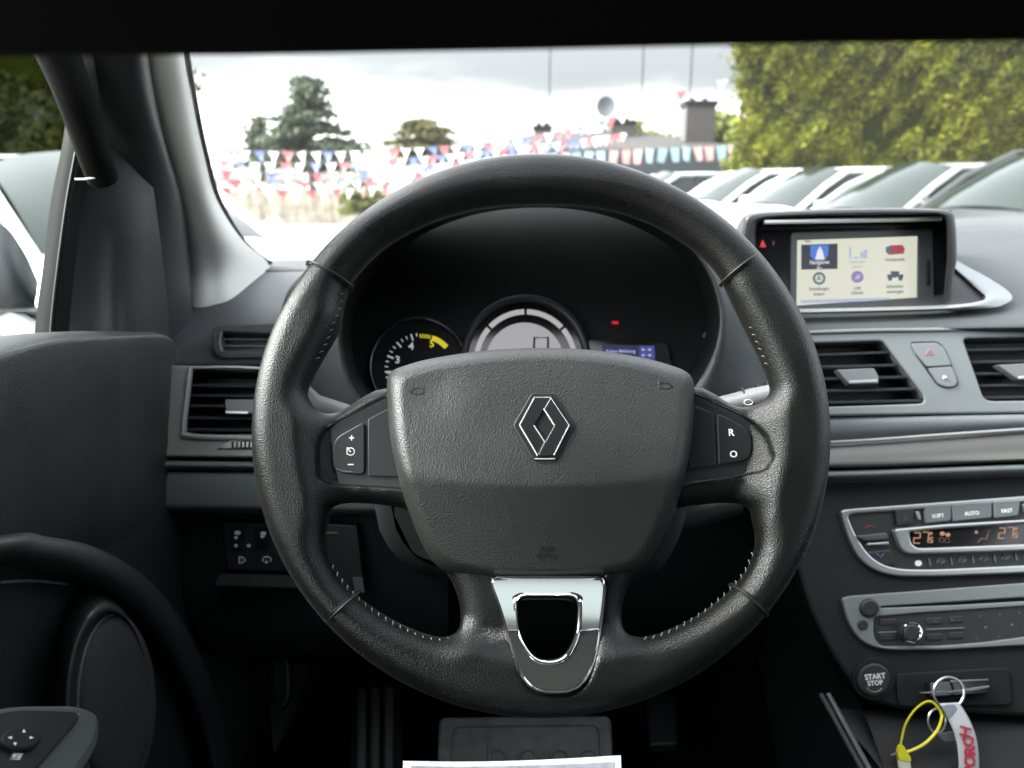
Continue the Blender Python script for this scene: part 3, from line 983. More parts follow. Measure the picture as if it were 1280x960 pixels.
hz = slabo('hazard_switch', VF, rpoly([(1138, 427, 4), (1172, 426, 6), (1181, 434, 8), (1199, 478, 6), (1196, 484, 5), (1183, 486, 6), (1172, 482, 6), (1142, 440, 8)], 6, 4), M['seam'], vp, h0=-.002, h1=.0006, b=.0004)
slabo('hazard_button', VF, rpoly([(1140, 429), (1171, 428), (1180, 434), (1190, 456.5), (1159, 458.5), (1144, 440)], 3, 4), M['satin'], hz, h0=0, h1=.0022, b=.0008)
slabo('lock_button', VF, rpoly([(1160.5, 460), (1190.5, 458), (1197.5, 477), (1194, 483), (1183, 484), (1173, 480)], 3, 4), M['satin'], hz, h0=0, h1=.0022, b=.0008)
lamp_red = mat('red_pictogram', (.45, .12, .08), .5)
MB().tube([VF.P(*VF.px(x, y, .0024), .0024) for x, y in ((1157, 443), (1167, 443), (1161, 437))], .0005, 4, True).build('warning_triangle', lamp_red, hz)
MB().tube([VF.P(*VF.px(x, y, .0024), .0024) for x, y in ((1179, 472), (1182, 472))], .0016, 8).build('indicator_dot', M['white_ink'], hz)
# bright lip round the display recess
loft('recess_lip', [[(1190, 322, 1.05), (1207, 332, 1.02), (1240, 350, .955), (1264, 368, .915), (1258, 379, .893), (1225, 386, .88), (1100, 391, .868), (960, 394, .862)],
                    [(1188, 330, 1.0), (1202, 342, .97), (1224, 360, .92), (1236, 371, .895), (1228, 378, .883), (1190, 384, .872), (1100, 387, .866), (960, 390, .862)],
                    [(1186, 333, 1.03), (1199, 345, .99), (1220, 363, .935), (1230, 372, .91), (1222, 377, .895), (1188, 381, .89), (1100, 384, .885), (960, 387, .88)]], M['satin'], dash, 5, 4)
# strips
bar('upper_strip', [[(940, 521, .82), (1100, 519, .83), (1290, 517, .84), (1480, 514, .85)], [(940, 524, .797), (1100, 522, .805), (1290, 519, .815), (1480, 516, .825)],
                    [(940, 540, .79), (1100, 536, .798), (1290, 527, .808), (1480, 520, .82)], [(940, 556, .792), (1100, 549, .80), (1290, 536, .81), (1480, 526, .82)]], M['strip'])
MB().tube(cr([tuple(at(x, y, Y=Y)) for x, y, Y in ((940, 558, .788), (1040, 553, .79), (1100, 549.5, .793), (1180, 543.5, .798), (1290, 536, .806), (1480, 525, .816))], 6), .0018, 8).build('silver_line', M['silver'], dash)
bar('decor_strip', [[(940, 559, .792), (1100, 551, .797), (1290, 538, .81), (1480, 527, .82)], [(940, 566, .785), (1100, 560, .790), (1290, 550, .802), (1480, 545, .812)],
                    [(940, 576, .778), (1100, 572, .783), (1290, 565, .795), (1480, 560, .805)], [(940, 585, .775), (1100, 583, .78), (1290, 575, .79), (1480, 571, .80)],
                    [(940, 587, .80), (1100, 584, .80), (1290, 577, .81), (1480, 573, .82)]], M['decor'])
bar('under_strip', [[(940, 590, .80), (1100, 586, .80), (1290, 580, .81), (1480, 577, .82)], [(940, 592, .777), (1100, 588, .78), (1290, 581, .79), (1480, 578, .80)],
                    [(940, 600, .775), (1100, 596, .778), (1290, 590, .788), (1480, 586, .798)], [(940, 608, .80), (1100, 604, .80), (1290, 598, .81), (1480, 594, .82)]], M['strip'])

# ================================================================== INSTRUMENT CLUSTER
clu = thing('instrument_cluster', 'round dials under a deep black hood behind the steering wheel', 'instrument cluster', at(670, 430, Y=.80))
rimL = [(470, 508), (443, 484), (429, 445), (427, 400), (446, 345), (500, 292), (580, 256), (670, 244), (760, 254), (840, 290), (882, 335), (899, 385), (897, 425), (885, 458), (868, 485), (850, 505), (760, 520), (660, 525), (560, 520)]
def ringY(sx, sy, Y, cx=665, cy=400, add=0):
    return [tuple(at(cx + (x - cx) * sx, cy + (y - cy) * sy, Y=Y)) for x, y in rimL]
out1 = [(430, 540), (400, 500), (392, 450), (395, 400), (415, 340), (480, 280), (570, 246), (670, 236), (775, 243), (860, 275), (905, 322), (930, 375), (942, 425), (955, 470), (975, 520), (960, 560), (780, 570), (660, 570), (560, 570)]
out2 = [(390, 560), (350, 510), (345, 450), (350, 395), (370, 350), (440, 300), (550, 262), (670, 250), (800, 256), (890, 280), (935, 320), (970, 375), (990, 425), (1000, 480), (1010, 540), (990, 590), (780, 600), (660, 600), (540, 600)]
loops = [[tuple(at(x, y, Y=.725)) for x, y in rimL],
         [tuple(at(*(Vector(a).lerp(Vector(b), .10)), Y=.720)) for a, b in zip(rimL, out1)],
         [tuple(at(*(Vector(a).lerp(Vector(b), .35)), Y=.728)) for a, b in zip(rimL, out1)],
         [tuple(at(x, y, Y=.775)) for x, y in out1], [tuple(at(x, y, Y=.93)) for x, y in out2]]
loft('hood_shell', loops, M['dash_top'], clu, 5, 4, pts=True, closed=True)
hoodin = mat('hood_inside', (.005, .005, .0055), .34, bump=.3, bscale=700, bdist=.0003)
loops = [[tuple(at(x, y, Y=.725)) for x, y in rimL], ringY(.99, .985, .735), ringY(.955, .93, .80), ringY(.93, .90, .872)]
loft('hood_inner', loops, hoodin, clu, 5, 4, pts=True, closed=True)
GF = Frame.tri((560, 430, .865), (760, 430, .865), (560, 500, .835))
slabo('dial_face', GF, [(665 + (x - 665) * .96, 400 + (y - 400) * .95) for x, y in crc(np.array(rimL, float), 3)], M['gloss'] if 0 else M['black'], clu, h0=-.004, h1=0, b=.0005)
def arc(cx, cy, r, a0, a1, n=40, e=1.0): return [(cx + r * math.cos(R_(a)), cy - r * e * math.sin(R_(a))) for a in np.linspace(a0, a1, n)]
def band(fr, cx, cy, r0, r1, a0, a1, h, n=24, mb=None):
    mb = mb or MB()
    A = arc(cx, cy, r0, a0, a1, n); B = arc(cx, cy, r1, a0, a1, n)
    V = [fr.P(*fr.px(x, y, h), h) for x, y in A + B]
    return mb.add(V, [(i, i + 1, n + i + 1, n + i) for i in range(n - 1)])
def emi(name, c, s): return mat(name, (0.02, 0.02, 0.02), .5, emit=c, estr=s)
E = {}
E['lcd'] = emi('lit_lcd', (.62, .60, .62), .17)
E['arc'] = emi('lit_arc', (.75, .70, .70), .17)
E['num'] = emi('lit_numerals', (.75, .78, .76), .15)
E['yel'] = emi('lit_yellow', (.80, .66, .02), .22)
E['red'] = emi('lit_red', (.85, .02, .03), .22)
E['blue'] = emi('lit_blue', (.10, .14, .55), .13)
E['bluew'] = emi('lit_pale_blue', (.50, .55, .95), .2)
E['amber'] = emi('lit_amber', (.72, .36, .20), .19)
# speedometer
sp = slabo('speedometer', GF, arc(657, 452, 77, 0, 360, 60), M['gloss'], clu, h0=-.002, h1=.008, b=.003)
MB().tube([GF.P(*GF.px(x, y, .011), .011) for x, y in arc(657, 450, 77, -10, 190, 50)], .0042, 10).build('housing_ring', M['black_soft'], sp)
mb = MB()
for a0, a1 in ((0, 40), (43, 88.5), (91.5, 136), (139, 182)):
    band(GF, 657, 451, 58, 64.5, a0, a1, .0085, mb=mb)
mb.build('lit_arc', E['arc'], sp)
lcd = slabo('lcd_disc', GF, arc(656, 452, 49, 0, 360, 50), E['lcd'], sp, h0=.006, h1=.0092, b=.0004)
mb = MB()
mb.tube([GF.P(*GF.px(x, y, .0098), .0098) for x, y in ((667, 445), (668, 422), (685, 422), (685, 445))], .0013, 4)
mb.build('digit', M['seam'], lcd)
# rev counter
ta = slabo('rev_counter', GF, arc(523, 458, 60, 0, 360, 60), M['black'], clu, h0=-.002, h1=.004, b=.001)
MB().tube([GF.P(*GF.px(x, y, .006), .006) for x, y in arc(523, 458, 60, 20, 215, 50)], .0022, 10).build('dial_ring', M['gloss'], ta)
mb = MB()
for i, a in enumerate(np.linspace(98, 218, 15)):
    r0, r1 = (38, 46) if i % 3 == 1 else (42, 46)
    p = arc(527, 462, r0, a, a, 1)[0]; q = arc(527, 462, r1, a, a, 1)[0]
    mb.tube([GF.P(*GF.px(*p, .0045), .0045), GF.P(*GF.px(*q, .0045), .0045)], .0009 if i % 3 == 1 else .0006, 4)
mb.build('tick_marks', E['num'], ta)
for s, x, y, m_ in (('3', 497, 450, 'num'), ('4', 514, 433, 'num'), ('5', 540, 430, 'yel'), ('2', 487, 470, 'num')):
    text('numeral', s, GF, x, y, 9, E[m_], ta, h=.0045, bold=.3)
mb = MB()
band(GF, 527, 462, 38.5, 45, 42, 72, .0046, 10, mb)
for a in (75, 79, 83, 87, 91): band(GF, 527, 462, 39.5, 44.5, a, a + 2, .0046, 3, mb)
mb.build('red_zone', E['yel'], ta)
# info display and warning lamp
nd = slabo('info_display', GF, rpoly([(735, 424), (835, 428), (842, 470), (735, 470)], 5, 3), M['gloss'], clu, h0=-.001, h1=.005, b=.001)
bl = slabo('lit_area', GF, [(753, 431), (818, 432), (820, 470), (753, 470)], emi('lit_dark_blue', (.05, .06, .22), .1), nd, h0=.004, h1=.0056, b=.0002)
mb = MB(); slab(GF, [(799, 432), (818, 432), (819, 449), (799, 449)], (), h0=.005, h1=.0059, b=.0002, mb=mb); mb.build('index_block', E['blue'], nd)
text('display_text', 'Keine Meldung', GF, 776, 439, 4.2, E['bluew'], nd, h=.0061, bold=.1)
mb = MB()
for x, y in ((804, 437), (812, 437), (804, 444), (812, 444)): dot(GF, x, y, 2.4, 1.6, .0063, mb)
mb.build('index_marks', E['bluew'], nd)
wl_ = MB(); wl_.tube([GF.P(*GF.px(x, y, .003), .003) for x, y in ((765.5, 403.5), (772.5, 403.5))], .0034, 8, flat=.5)
wlo = wl_.build('brake_warning_lamp', E['red'], clu)
mb = MB(); mb.tube([GF.P(*GF.px(x, y, .0072), .0072) for x, y in arc(769, 403.5, 2.2, 0, 330, 10)], .0003, 4); mb.build('lamp_symbol', mat('lamp_dark_red', (.2, 0, 0), .5), wlo)

# ================================================================== NAVIGATION DISPLAY
NF = Frame.tri((992, 291, .93), (1152, 287, .945), (990, 385, .915))
nav = thing('navigation_display', 'lit navigation screen in a black hooded housing on top of the dashboard', 'display', at(1070, 340, Y=.93))
# hood
ho = [(930, 400), (928, 320), (929, 282), (938, 268), (985, 264), (1070, 261), (1150, 261), (1186, 264), (1194, 275), (1196, 322), (1192, 345), (1187, 396)]
hi = [(945, 400), (944, 320), (944, 287), (952, 275), (985, 271), (1070, 268.5), (1150, 267.5), (1176, 269), (1183, 280), (1184, 322), (1182, 345), (1178, 396)]
rows = [[(x, y, .955) for x, y in hi], [(x, y, .905) for x, y in hi], [((a[0] * .6 + b[0] * .4), (a[1] * .6 + b[1] * .4), .900) for a, b in zip(ho, hi)], [(x, y, .912) for x, y in ho],
        [(640 + (x - 640) * .985, 240 + (y - 240) * 1.0, .99) for x, y in ho], [(640 + (x - 640) * .965, 252 + (y - 240) * .97, 1.08) for x, y in ho]]
loft('housing', rows, M['black_soft'], nav, 4, 3)
fc = slabo('fascia', NF, [(938, 269), (1190, 263), (1184, 392), (930, 400)], M['gloss'], nav, h0=-.01, h1=-.002, b=.0005)
MB().tube([NF.P(*NF.px(x, y, .024), .024) for x, y in ((955, 277.5), (1065, 275.2), (1176, 273.2))], .0027, 10).build('chrome_bar', M['edge'], nav)
slabo('bezel', NF, rpoly([(989, 290), (1166, 286), (1168, 384), (988, 389)], 3, 3), mat('screen_bezel', (.05, .055, .056), .4), nav, [rpoly([(997, 300), (1148, 295), (1147, 381), (996, 386)], 1, 2)], h0=-.003, h1=.0015, b=.001)
slabo('side_button', NF, rpoly([(1158, 325), (1163, 325), (1163, 357), (1158, 357)], 2, 3), M['seam'], nav, h0=0, h1=.003, b=.0008)
scm = bpy.data.materials.new('lit_screen'); scm.use_nodes = True
nb = scm.node_tree.nodes['Principled BSDF']; nb.inputs['Base Color'].default_value = (.02, .02, .02, 1); nb.inputs['Roughness'].default_value = .25
nb.inputs['Emission Color'].default_value = (.80, .80, .66, 1); nb.inputs['Emission Strength'].default_value = .085
scr = slabo('screen', NF, [(996, 299), (1149, 294), (1148, 382), (995, 387)], scm, nav, h0=-.004, h1=-.0006, b=.0002)
def emat(n, c, s=.235): return emi(n, c, s)
dark = emat('screen_dark', (.01, .012, .03), .2); blue = emat('screen_blue', (.06, .20, .75)); wht = emat('screen_white', (.9, .9, .9)); tx = emat('screen_text', (.12, .13, .16))
pale = emat('screen_pale', (.52, .55, .56)); redm = emat('screen_red', (.45, .05, .07)); pur = emat('screen_purple', (.30, .20, .55)); gry = emat('screen_grey', (.10, .15, .17)); pbl = emat('screen_pale_blue', (.45, .55, .75))
def q(name, pts, m, h=.0002, r=0):
    return slab(NF, rpoly(pts, r, 2) if r else pts, (), h0=-.0006, h1=h, b=.00005).build(name, m, scr)
q('selected_tile', [(1002, 306), (1047, 304.5), (1047, 336), (1002, 337)], dark)
q('tile_picture', [(1013, 306.5), (1036, 306), (1035, 320), (1030, 325), (1018, 325), (1013, 320)], blue, .0004)
q('arrow_symbol', [(1025, 308), (1028, 313), (1031, 324.5), (1019, 324.5), (1022, 313)], wht, .0006)
rot = -math.atan2(5, 153) * 0
for s, x, y, z, m_ in (('Navigieren', 1024.5, 328, 4.6, wht), ('zu...', 1024.5, 334, 3.6, wht), ('Alternative', 1072, 327, 3.6, pale), ('suchen', 1072, 333, 3.6, pale), ('Verkehrsinfo', 1119, 324.5, 3.8, tx),
                       ('Einstellungen', 1024, 361, 3.8, tx), ('ändern', 1024, 367.5, 3.8, tx), ('LIVE', 1072, 360.5, 3.6, tx), ('Dienste', 1072, 366, 3.8, tx),
                       ('Sicherheits-', 1119, 358, 3.8, tx), ('warnungen', 1119, 364.5, 3.8, tx), ('TomTom', 1010, 301.5, 2.6, gry)):
    if s == 'TomTom': s = 'Menü'
    text('screen_text', s, NF, x, y, z, m_, scr, h=.0008, extrude=.00002, bold=.12, sx=.86)
mb = MB()
for x0, y0, x1, y1 in ((1062, 309, 1064, 323), (1068, 321, 1074, 323), (1076, 315, 1079, 323), (1080, 312, 1084, 323)): slab(NF, [(x0, y0), (x1, y0), (x1, y1), (x0, y1)], (), h0=-.0006, h1=.0003, b=.00005, mb=mb)
mb.build('map_icon', pbl, scr)
q('traffic_icon', [(1108, 309), (1114, 306.5), (1128, 306), (1131, 311), (1130, 317), (1112, 318.5), (1108, 315)], redm, .0003)
q('traffic_icon', [(1108, 309), (1114, 307), (1114, 317), (1108, 315)], emat('screen_navy', (.08, .14, .25)), .0005)
mb = MB(); band(NF, 1024, 348, 5, 8, 0, 360, .0005, 24, mb); mb.build('gear_icon', gry, scr)
q('gear_arrow', [(1024, 343), (1027, 350), (1021, 350)], emat('screen_teal', (.20, .35, .38)), .0006)
q('live_icon', arc(1072, 346, 7.5, 0, 360, 20), pur, .0003); q('live_mark', [(1068, 349), (1072, 343), (1076, 344), (1074, 349)], pale, .0005)
mb = MB()
for cx, cy, w in ((1113, 347, 4), (1119, 343, 6), (1126, 347, 4)):
    slab(NF, rpoly([(cx - w, cy - 4), (cx + w, cy - 4), (cx + w * .4, cy + 4), (cx - w * .4, cy + 4)], 1.5, 2), (), h0=-.0006, h1=.0003, b=.00005, mb=mb)
mb.build('warning_icon', emat('screen_slate', (.06, .09, .16)), scr)
q('status_line', [(1001, 375), (1112, 372), (1112, 376), (1001, 379)], pbl, .0002)
# warning light in the fascia
mb = MB(); slab(NF, rpoly([(950, 309), (953.5, 299), (958, 309)], 1, 2), (), h0=-.003, h1=-.001, b=.0002, mb=mb); mb.build('seatbelt_lamp', E['red'], nav)
mb = MB(); slab(NF, rpoly([(966, 301), (968, 301), (968, 307), (966, 307)], .5, 2), (), h0=-.003, h1=-.001, b=.0002, mb=mb); mb.build('passenger_lamp', emi('dim_red', (.35, .02, .08), .1), nav)
# dark wedge right of the housing
rows = [[(1180, 326, 1.03), (1201, 345, .975), (1221, 364, .925), (1231, 375, .90)], [(1180, 345, .97), (1198, 355, .945), (1212, 370, .91), (1226, 377, .895)], [(1180, 386, .88), (1195, 385, .882), (1205, 383, .885), (1222, 380, .89)]]
loft('recess_wall', rows, M['black'], nav, 4, 3)

# ================================================================== CENTRE STACK
KF = Frame.tri((1050, 620, .79), (1290, 600, .80), (1060, 880, .69))
stack = thing('centre_console', 'black centre console below the dashboard carrying climate panel, radio and start button', 'console', at(1150, 760, Y=.75))
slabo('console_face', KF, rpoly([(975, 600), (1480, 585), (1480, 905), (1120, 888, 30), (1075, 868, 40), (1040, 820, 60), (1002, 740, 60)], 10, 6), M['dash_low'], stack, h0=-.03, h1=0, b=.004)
# side wall of the console
loft('side_wall', [[(968, 600, .80), (985, 690, .77), (1030, 800, .725), (1075, 880, .69), (1115, 990, .62), (1150, 1100, .55)],
                   [(960, 600, .83), (975, 695, .80), (1018, 805, .76), (1058, 885, .72), (1095, 990, .66), (1120, 1100, .58)],
                   [(930, 620, .95), (935, 720, .92), (950, 830, .88), (965, 920, .84), (985, 1010, .80), (990, 1100, .74)]], M['black_soft'], stack, 5, 4)
for off, m_, r in ((0, 'dash_top', .0024), (9, 'slat', .0030)):
    MB().tube(cr([tuple(at(x + off, y, Y=Y)) for x, y, Y in ((1026, 868, .70), (1046, 905, .672), (1068, 945, .645), (1092, 990, .615), (1120, 1050, .58))], 5), r, 8).build('edge_trim', M[m_], stack)
loft('tunnel_top', [[(1035, 885, .70), (1200, 893, .70), (1480, 900, .70)], [(1100, 960, .64), (1250, 962, .64), (1500, 962, .64)], [(1165, 1080, .56), (1300, 1080, .56), (1560, 1080, .56)]], M['black'], stack, 4, 4)

clim = thing('climate_panel', 'silver framed climate control panel with amber temperature display', 'control panel', KF.P(*KF.px(1180, 670), 0))
co = rpoly([(1051, 638, 4), (1060, 636, 6), (1290, 619), (1480, 606), (1480, 700), (1290, 716), (1160, 721, 30), (1110, 720, 24), (1077, 704, 24), (1060, 670, 24)], 8, 6)
ci = rpoly([(1060, 645, 4), (1068, 642, 6), (1290, 627), (1470, 614), (1470, 692), (1290, 706), (1165, 712, 30), (1115, 711, 24), (1088, 697, 22), (1069, 668, 24)], 8, 6)
slabo('frame', KF, co, M['silver'], clim, [ci], h0=-.002, h1=.006, b=.0018)
slabo('panel_face', KF, ci, M['gloss'] if 0 else M['button'], clim, h0=-.002, h1=.002, b=.0004)
di = rpoly([(1117, 661, 5), (1180, 655), (1300, 648), (1400, 641), (1400, 680), (1300, 688), (1180, 692), (1135, 693, 8), (1127, 686, 6)], 7, 4)
dh = rpoly([(1137, 665, 4), (1180, 661), (1300, 653), (1394, 647), (1394, 673), (1300, 679), (1180, 684), (1147, 685, 6), (1140, 680, 5)], 5, 4)
dp = slabo('display_frame', KF, di, M['silver'], clim, [dh], h0=0, h1=.009, b=.002)
ds = slabo('display_glass', KF, dh, M['gloss'], dp, h0=0, h1=.005, b=.0002)
SEG = {'a': ((0, 1), (1, 1)), 'b': ((1, 1), (1, .5)), 'c': ((1, .5), (1, 0)), 'd': ((0, 0), (1, 0)), 'e': ((0, .5), (0, 0)), 'f': ((0, 1), (0, .5)), 'g': ((0, .5), (1, .5))}
def seg(x, y, w, hgt, segs):
    mb = MB()
    for s in segs:
        (a, b), (c, d) = SEG[s]
        mb.tube([KF.P(*KF.px(x + a * w + b * 1.0, y - b * hgt, .0054), .0054), KF.P(*KF.px(x + c * w + d * 1.0, y - d * hgt, .0054), .0054)], .00055, 4)
    mb.build('temperature_digit', E['amber'], ds)
for bx, by in ((1142, 679), (1248, 673)):
    seg(bx, by, 7.5, 13, 'abged'); seg(bx + 10.5, by - .8, 7.5, 13, 'abc'); seg(bx + 20, by - 1, 3.2, 6, 'afgcd')
    seg(bx + 20, by - 11, 2.2, 2.2, 'abcdef')
mb = MB()
for x, y, r in ((1178, 667, 3.4), (1185, 668.5, 3.2)): dot(KF, x, y, r, r * .8, .0054, mb)
mb.add([KF.P(*KF.px(x, y, .0054), .0054) for x, y in ((1218, 667), (1223, 666.5), (1220, 662))], [(0, 1, 2)])
mb.build('lit_symbols', E['amber'], ds)
mb = MB()
for x, y in ((1177, 675), (1184, 675.5)): mb.tube([KF.P(*KF.px(a, b, .0054), .0054) for a, b in arc(x, y, 3, 0, 340, 10)], .0003, 4)
mb.tube([KF.P(*KF.px(a, b, .0054), .0054) for a, b in ((1222, 678), (1227, 673), (1233, 674), (1235, 667))], .0006, 4)
mb.tube([KF.P(*KF.px(a, b, .0054), .0054) for a, b in arc(1236, 664, 1.4, 0, 340, 8)], .0003, 4)
mb.build('dim_symbols', emi('dim_amber', (.40, .20, .12), .12), ds)
# fan paddle, left
pd = slabo('fan_paddle', KF, rpoly([(1071, 669), (1110, 665), (1112, 675), (1082, 677), (1073, 673)], 3, 3), M['slat'], clim, h0=.001, h1=.008, b=.002)
slabo('paddle_edge', KF, rpoly([(1084, 679), (1111, 677), (1112, 681), (1084, 682)], 1.5, 3), M['silver'], pd, h0=.001, h1=.007, b=.001)
slabo('paddle_lower', KF, rpoly([(1082, 690), (1116, 686), (1121, 707), (1102, 708), (1090, 702)], 6, 4), M['button'], clim, h0=.001, h1=.004, b=.0015)
MB().tube([KF.P(*KF.px(a, b, .0026), .0026) for a, b in ((1081, 660), (1088, 656.5), (1093, 659))], .0005, 4).build('warm_mark', mat('red_mark', (.30, .02, .02), .5), clim)
MB().tube([KF.P(*KF.px(a, b, .0046), .0046) for a, b in ((1095, 692), (1101, 697), (1105, 692))], .0006, 4).build('cold_mark', mat('blue_mark', (.04, .10, .28), .5), clim)
# top row of buttons
for i, (x0, x1, s) in enumerate(((1119, 1142, ''), (1156, 1189, 'SOFT'), (1190, 1240, 'AUTO'), (1242, 1276, 'FAST'), (1290, 1330, ''))):
    y = lambda x: 637 - (x - 1119) * .075
    b = slabo('top_button', KF, rpoly([(x0, y(x0)), (x1, y(x1)), (x1 - (3 if i == 3 else 0), y(x1) + 19), (x0 + 2, y(x0) + 20)], 2, 2), M['strip'] if i in (1, 2, 3) else M['button'], clim, h0=.0, h1=.006, b=.0009)
    if s: text('button_text', s, KF, (x0 + x1) / 2, y((x0 + x1) / 2) + 12, 4.6, M['white_ink'], b, h=.0062, bold=.05)
for x0, y0 in ((1146, 640), (1280, 631)):
    slabo('bright_marker', KF, rpoly([(x0 - 2, y0 - 1), (x0 + 3, y0 - 1), (x0 + 6, y0 + 10), (x0 + 2, y0 + 10)], 1, 2), M['silver'], clim, h0=.001, h1=.0055, b=.0006)
mb = MB()
mb.tube([KF.P(*KF.px(a, b, .0064), .0064) for a, b in ((1130, 646), (1134, 650), (1129, 652), (1135, 645))], .0004, 4)
mb.build('fan_symbol', M['thread'], clim)
# bottom row: symbols and dividers
for k in range(7):
    x = 1149 + 27 * k; yy = 704 - k * 1.9
    mb = MB()
    if k == 0:
        dot(KF, x - 1, yy, 4.6, 3.8, .0026, mb)
    else:
        mb.tube([KF.P(*KF.px(a, b, .0028), .0028) for a, b in ((x - 5, yy + 2), (x - 3, yy - 3), (x + 4, yy - 4), (x + 5, yy), (x, yy + 3))], .0005, 4, closed=(k % 2 == 0))
        mb.tube([KF.P(*KF.px(a, b, .0028), .0028) for a, b in ((x - 4, yy), (x + 4, yy - 1))], .0004, 4)
    mb.build('button_symbol', M['white_ink'] if k == 0 else M['thread'], clim)
    MB().tube([KF.P(*KF.px(a, b, .003), .003) for a, b in ((x + 12, yy - 6), (x + 14.5, yy + 4))], .0008, 6).build('divider', M['tab'], clim)

rad = thing('car_radio', 'silver car radio with disc slot and round chrome volume knob', 'radio', KF.P(*KF.px(1180, 780), 0))
ro = rpoly([(1053, 748, 4), (1062, 745, 6), (1290, 728), (1480, 716), (1480, 790), (1290, 806), (1180, 812), (1105, 813, 30), (1078, 803, 24), (1062, 782, 24)], 8, 6)
ri = rpoly([(1093, 771, 5), (1150, 766), (1290, 757), (1470, 746), (1470, 776), (1290, 795), (1230, 803), (1180, 807), (1100, 808, 8), (1092, 795, 10)], 8, 5)
slot = [(1102, 758), (1200, 752), (1290, 746), (1450, 735), (1450, 740), (1290, 751), (1200, 756), (1102, 760)]
fp = slabo('faceplate', KF, ro, M['radio_silver'], rad, [ri, slot], h0=-.002, h1=.005, b=.0012)
slabo('key_field', KF, ri, M['gloss'] if 0 else M['button'], rad, h0=-.002, h1=.0025, b=.0003)
slabo('slot_back', KF, [(1100, 755), (1452, 733), (1452, 743), (1100, 762)], M['seam'], rad, h0=-.002, h1=-.001, b=.0002)
slabo('eject_button', KF, arc(1088, 760, 12, 0, 360, 28), M['button'], rad, h0=.003, h1=.009, b=.0025)
slabo('small_button', KF, arc(1079, 781, 6.5, 0, 360, 20), M['button'], rad, h0=.004, h1=.0068, b=.001)
kn = slabo('volume_knob', KF, arc(1140, 791, 11, 0, 360, 32), M['button'], rad, h0=.001, h1=.014, b=.002)
MB().tube([KF.P(*KF.px(x, y, .012), .012) for x, y in arc(1140, 791, 11.5, 0, 360, 32)[:-1]], .0014, 8, True).build('chrome_ring', M['chrome'], kn)
mb = MB()
mb.tube([KF.P(*KF.px(x, y, .0035), .0035) for x, y in ((1098, 791), (1120, 790))], .0008, 6)
mb.build('divider', M['tab'], rad); mb = MB()
mb.tube([KF.P(*KF.px(x, y, .0035), .0035) for x, y in ((1158, 787), (1205, 785))], .0008, 6)
mb.build('divider', M['tab'], rad)
for x, y, w in ((1100, 778, 20), (1100, 797, 20), (1158, 777, 20), (1158, 797, 20), (1186, 775, 18), (1186, 795, 18)):
    slabo('radio_key', KF, rpoly([(x, y - 4), (x + w, y - 5), (x + w, y + 3), (x, y + 4)], 2, 2), M['button'], rad, h0=.001, h1=.0038, b=.0008)
mb = MB()
for i, (x, y) in enumerate(((1232, 784), (1265, 781), (1225, 770), (1250, 768), (1274, 766), (1222, 798), (1248, 796), (1170, 777), (1190, 775))):
    dot(KF, x, y, 1.8 if i < 2 else 1.0, 1.4 if i < 2 else 1.0, .0042, mb)
mb.build('key_marks', M['thread'], rad)

sb = thing('start_button', 'round black START STOP button at the foot of the console', 'button', KF.P(*KF.px(1093, 850), 0))
slabo('socket', KF, arc(1093, 849, 27, 0, 360, 40), M['black'], sb, h0=-.002, h1=.003, b=.001)
bt = slabo('push_cap', KF, arc(1093, 850, 21, 0, 360, 40), M['button'], sb, h0=0, h1=.007, b=.002)
text('button_text', 'START', KF, 1094, 846, 6.2, M['white_ink'], bt, h=.0072, bold=.12)
text('button_text', 'STOP', KF, 1094, 854, 5.6, M['white_ink'], bt, h=.0072, bold=.1)
MB().tube([KF.P(*KF.px(x, y, .0074), .0074) for x, y in arc(1093, 857, 10, 195, 340, 14, .8)], [.0003] + [.0008] * 12 + [.0003], 6).build('crescent_mark', M['tab'], bt)

# key card in its slot, rings, tie and strap
card = thing('key_card', 'glossy dark key card sticking out of the slot beside the start button', 'key card', KF.P(*KF.px(1215, 860), 0))
KC = Frame(KF.P(*KF.px(1215, 860), .03), KF.u, KF.v)
slabo('card_body', KF, rpoly([(1160, 853), (1234, 848), (1236, 868), (1162, 873)], 4, 4), M['gloss'], card, h0=-.002, h1=.012, b=.002)
mb = MB()
mb.tube([KF.P(*KF.px(x, y, .0125), .0125) for x, y in ((1188, 852), (1235, 849.5))], [.0012, .0006], 6)
mb.tube([KF.P(*KF.px(x, y, .013), .013) for x, y in ((1150, 866), (1190, 865), (1215, 862), (1236, 858))], [.0006, .0014, .0016, .0010], 6)
mb.build('bright_edge', M['radio_silver'], card)
# slot housing
slabo('slot_housing', KF, rpoly([(1120, 842), (1262, 834), (1266, 882), (1124, 884)], 8, 4), M['black'], stack, h0=-.001, h1=.004, b=.0015)
RF = Frame(KF.P(*KF.px(1185, 866), .022), KF.u, KF.v)
kr = thing('key_ring', 'steel split ring with a smaller ring hanging from the key card', 'key ring', RF.o)
def loop(fr, P, r, h=0, closed=False, n=8, flat=1.0):
    return MB().tube([fr.P(*fr.px(x, y, h), h) for x, y in P], r, n, closed, flat)
loop(RF, arc(1186, 866, 19, 0, 360, 36, 1.02)[:-1], .0012, closed=True).build('ring', M['ring_metal'], kr)
loop(RF, arc(1171, 901, 11, 0, 360, 30, 1.35)[:-1], .0010, closed=True, h=.004).build('ring', M['ring_metal'], kr)
slab(RF, rpoly([(1172, 918), (1196, 914), (1200, 926), (1180, 928)], 4, 3), (), h0=-.004, h1=.0, b=.001).build('fob', M['radio_silver'], kr)
yel = mat('yellow_plastic', (.62, .56, .02), .4)
tie = thing('cable_tie_tag', 'yellow cable tie looped through the key rings with a white tag end', 'tag', RF.P(*RF.px(1150, 905), .006))
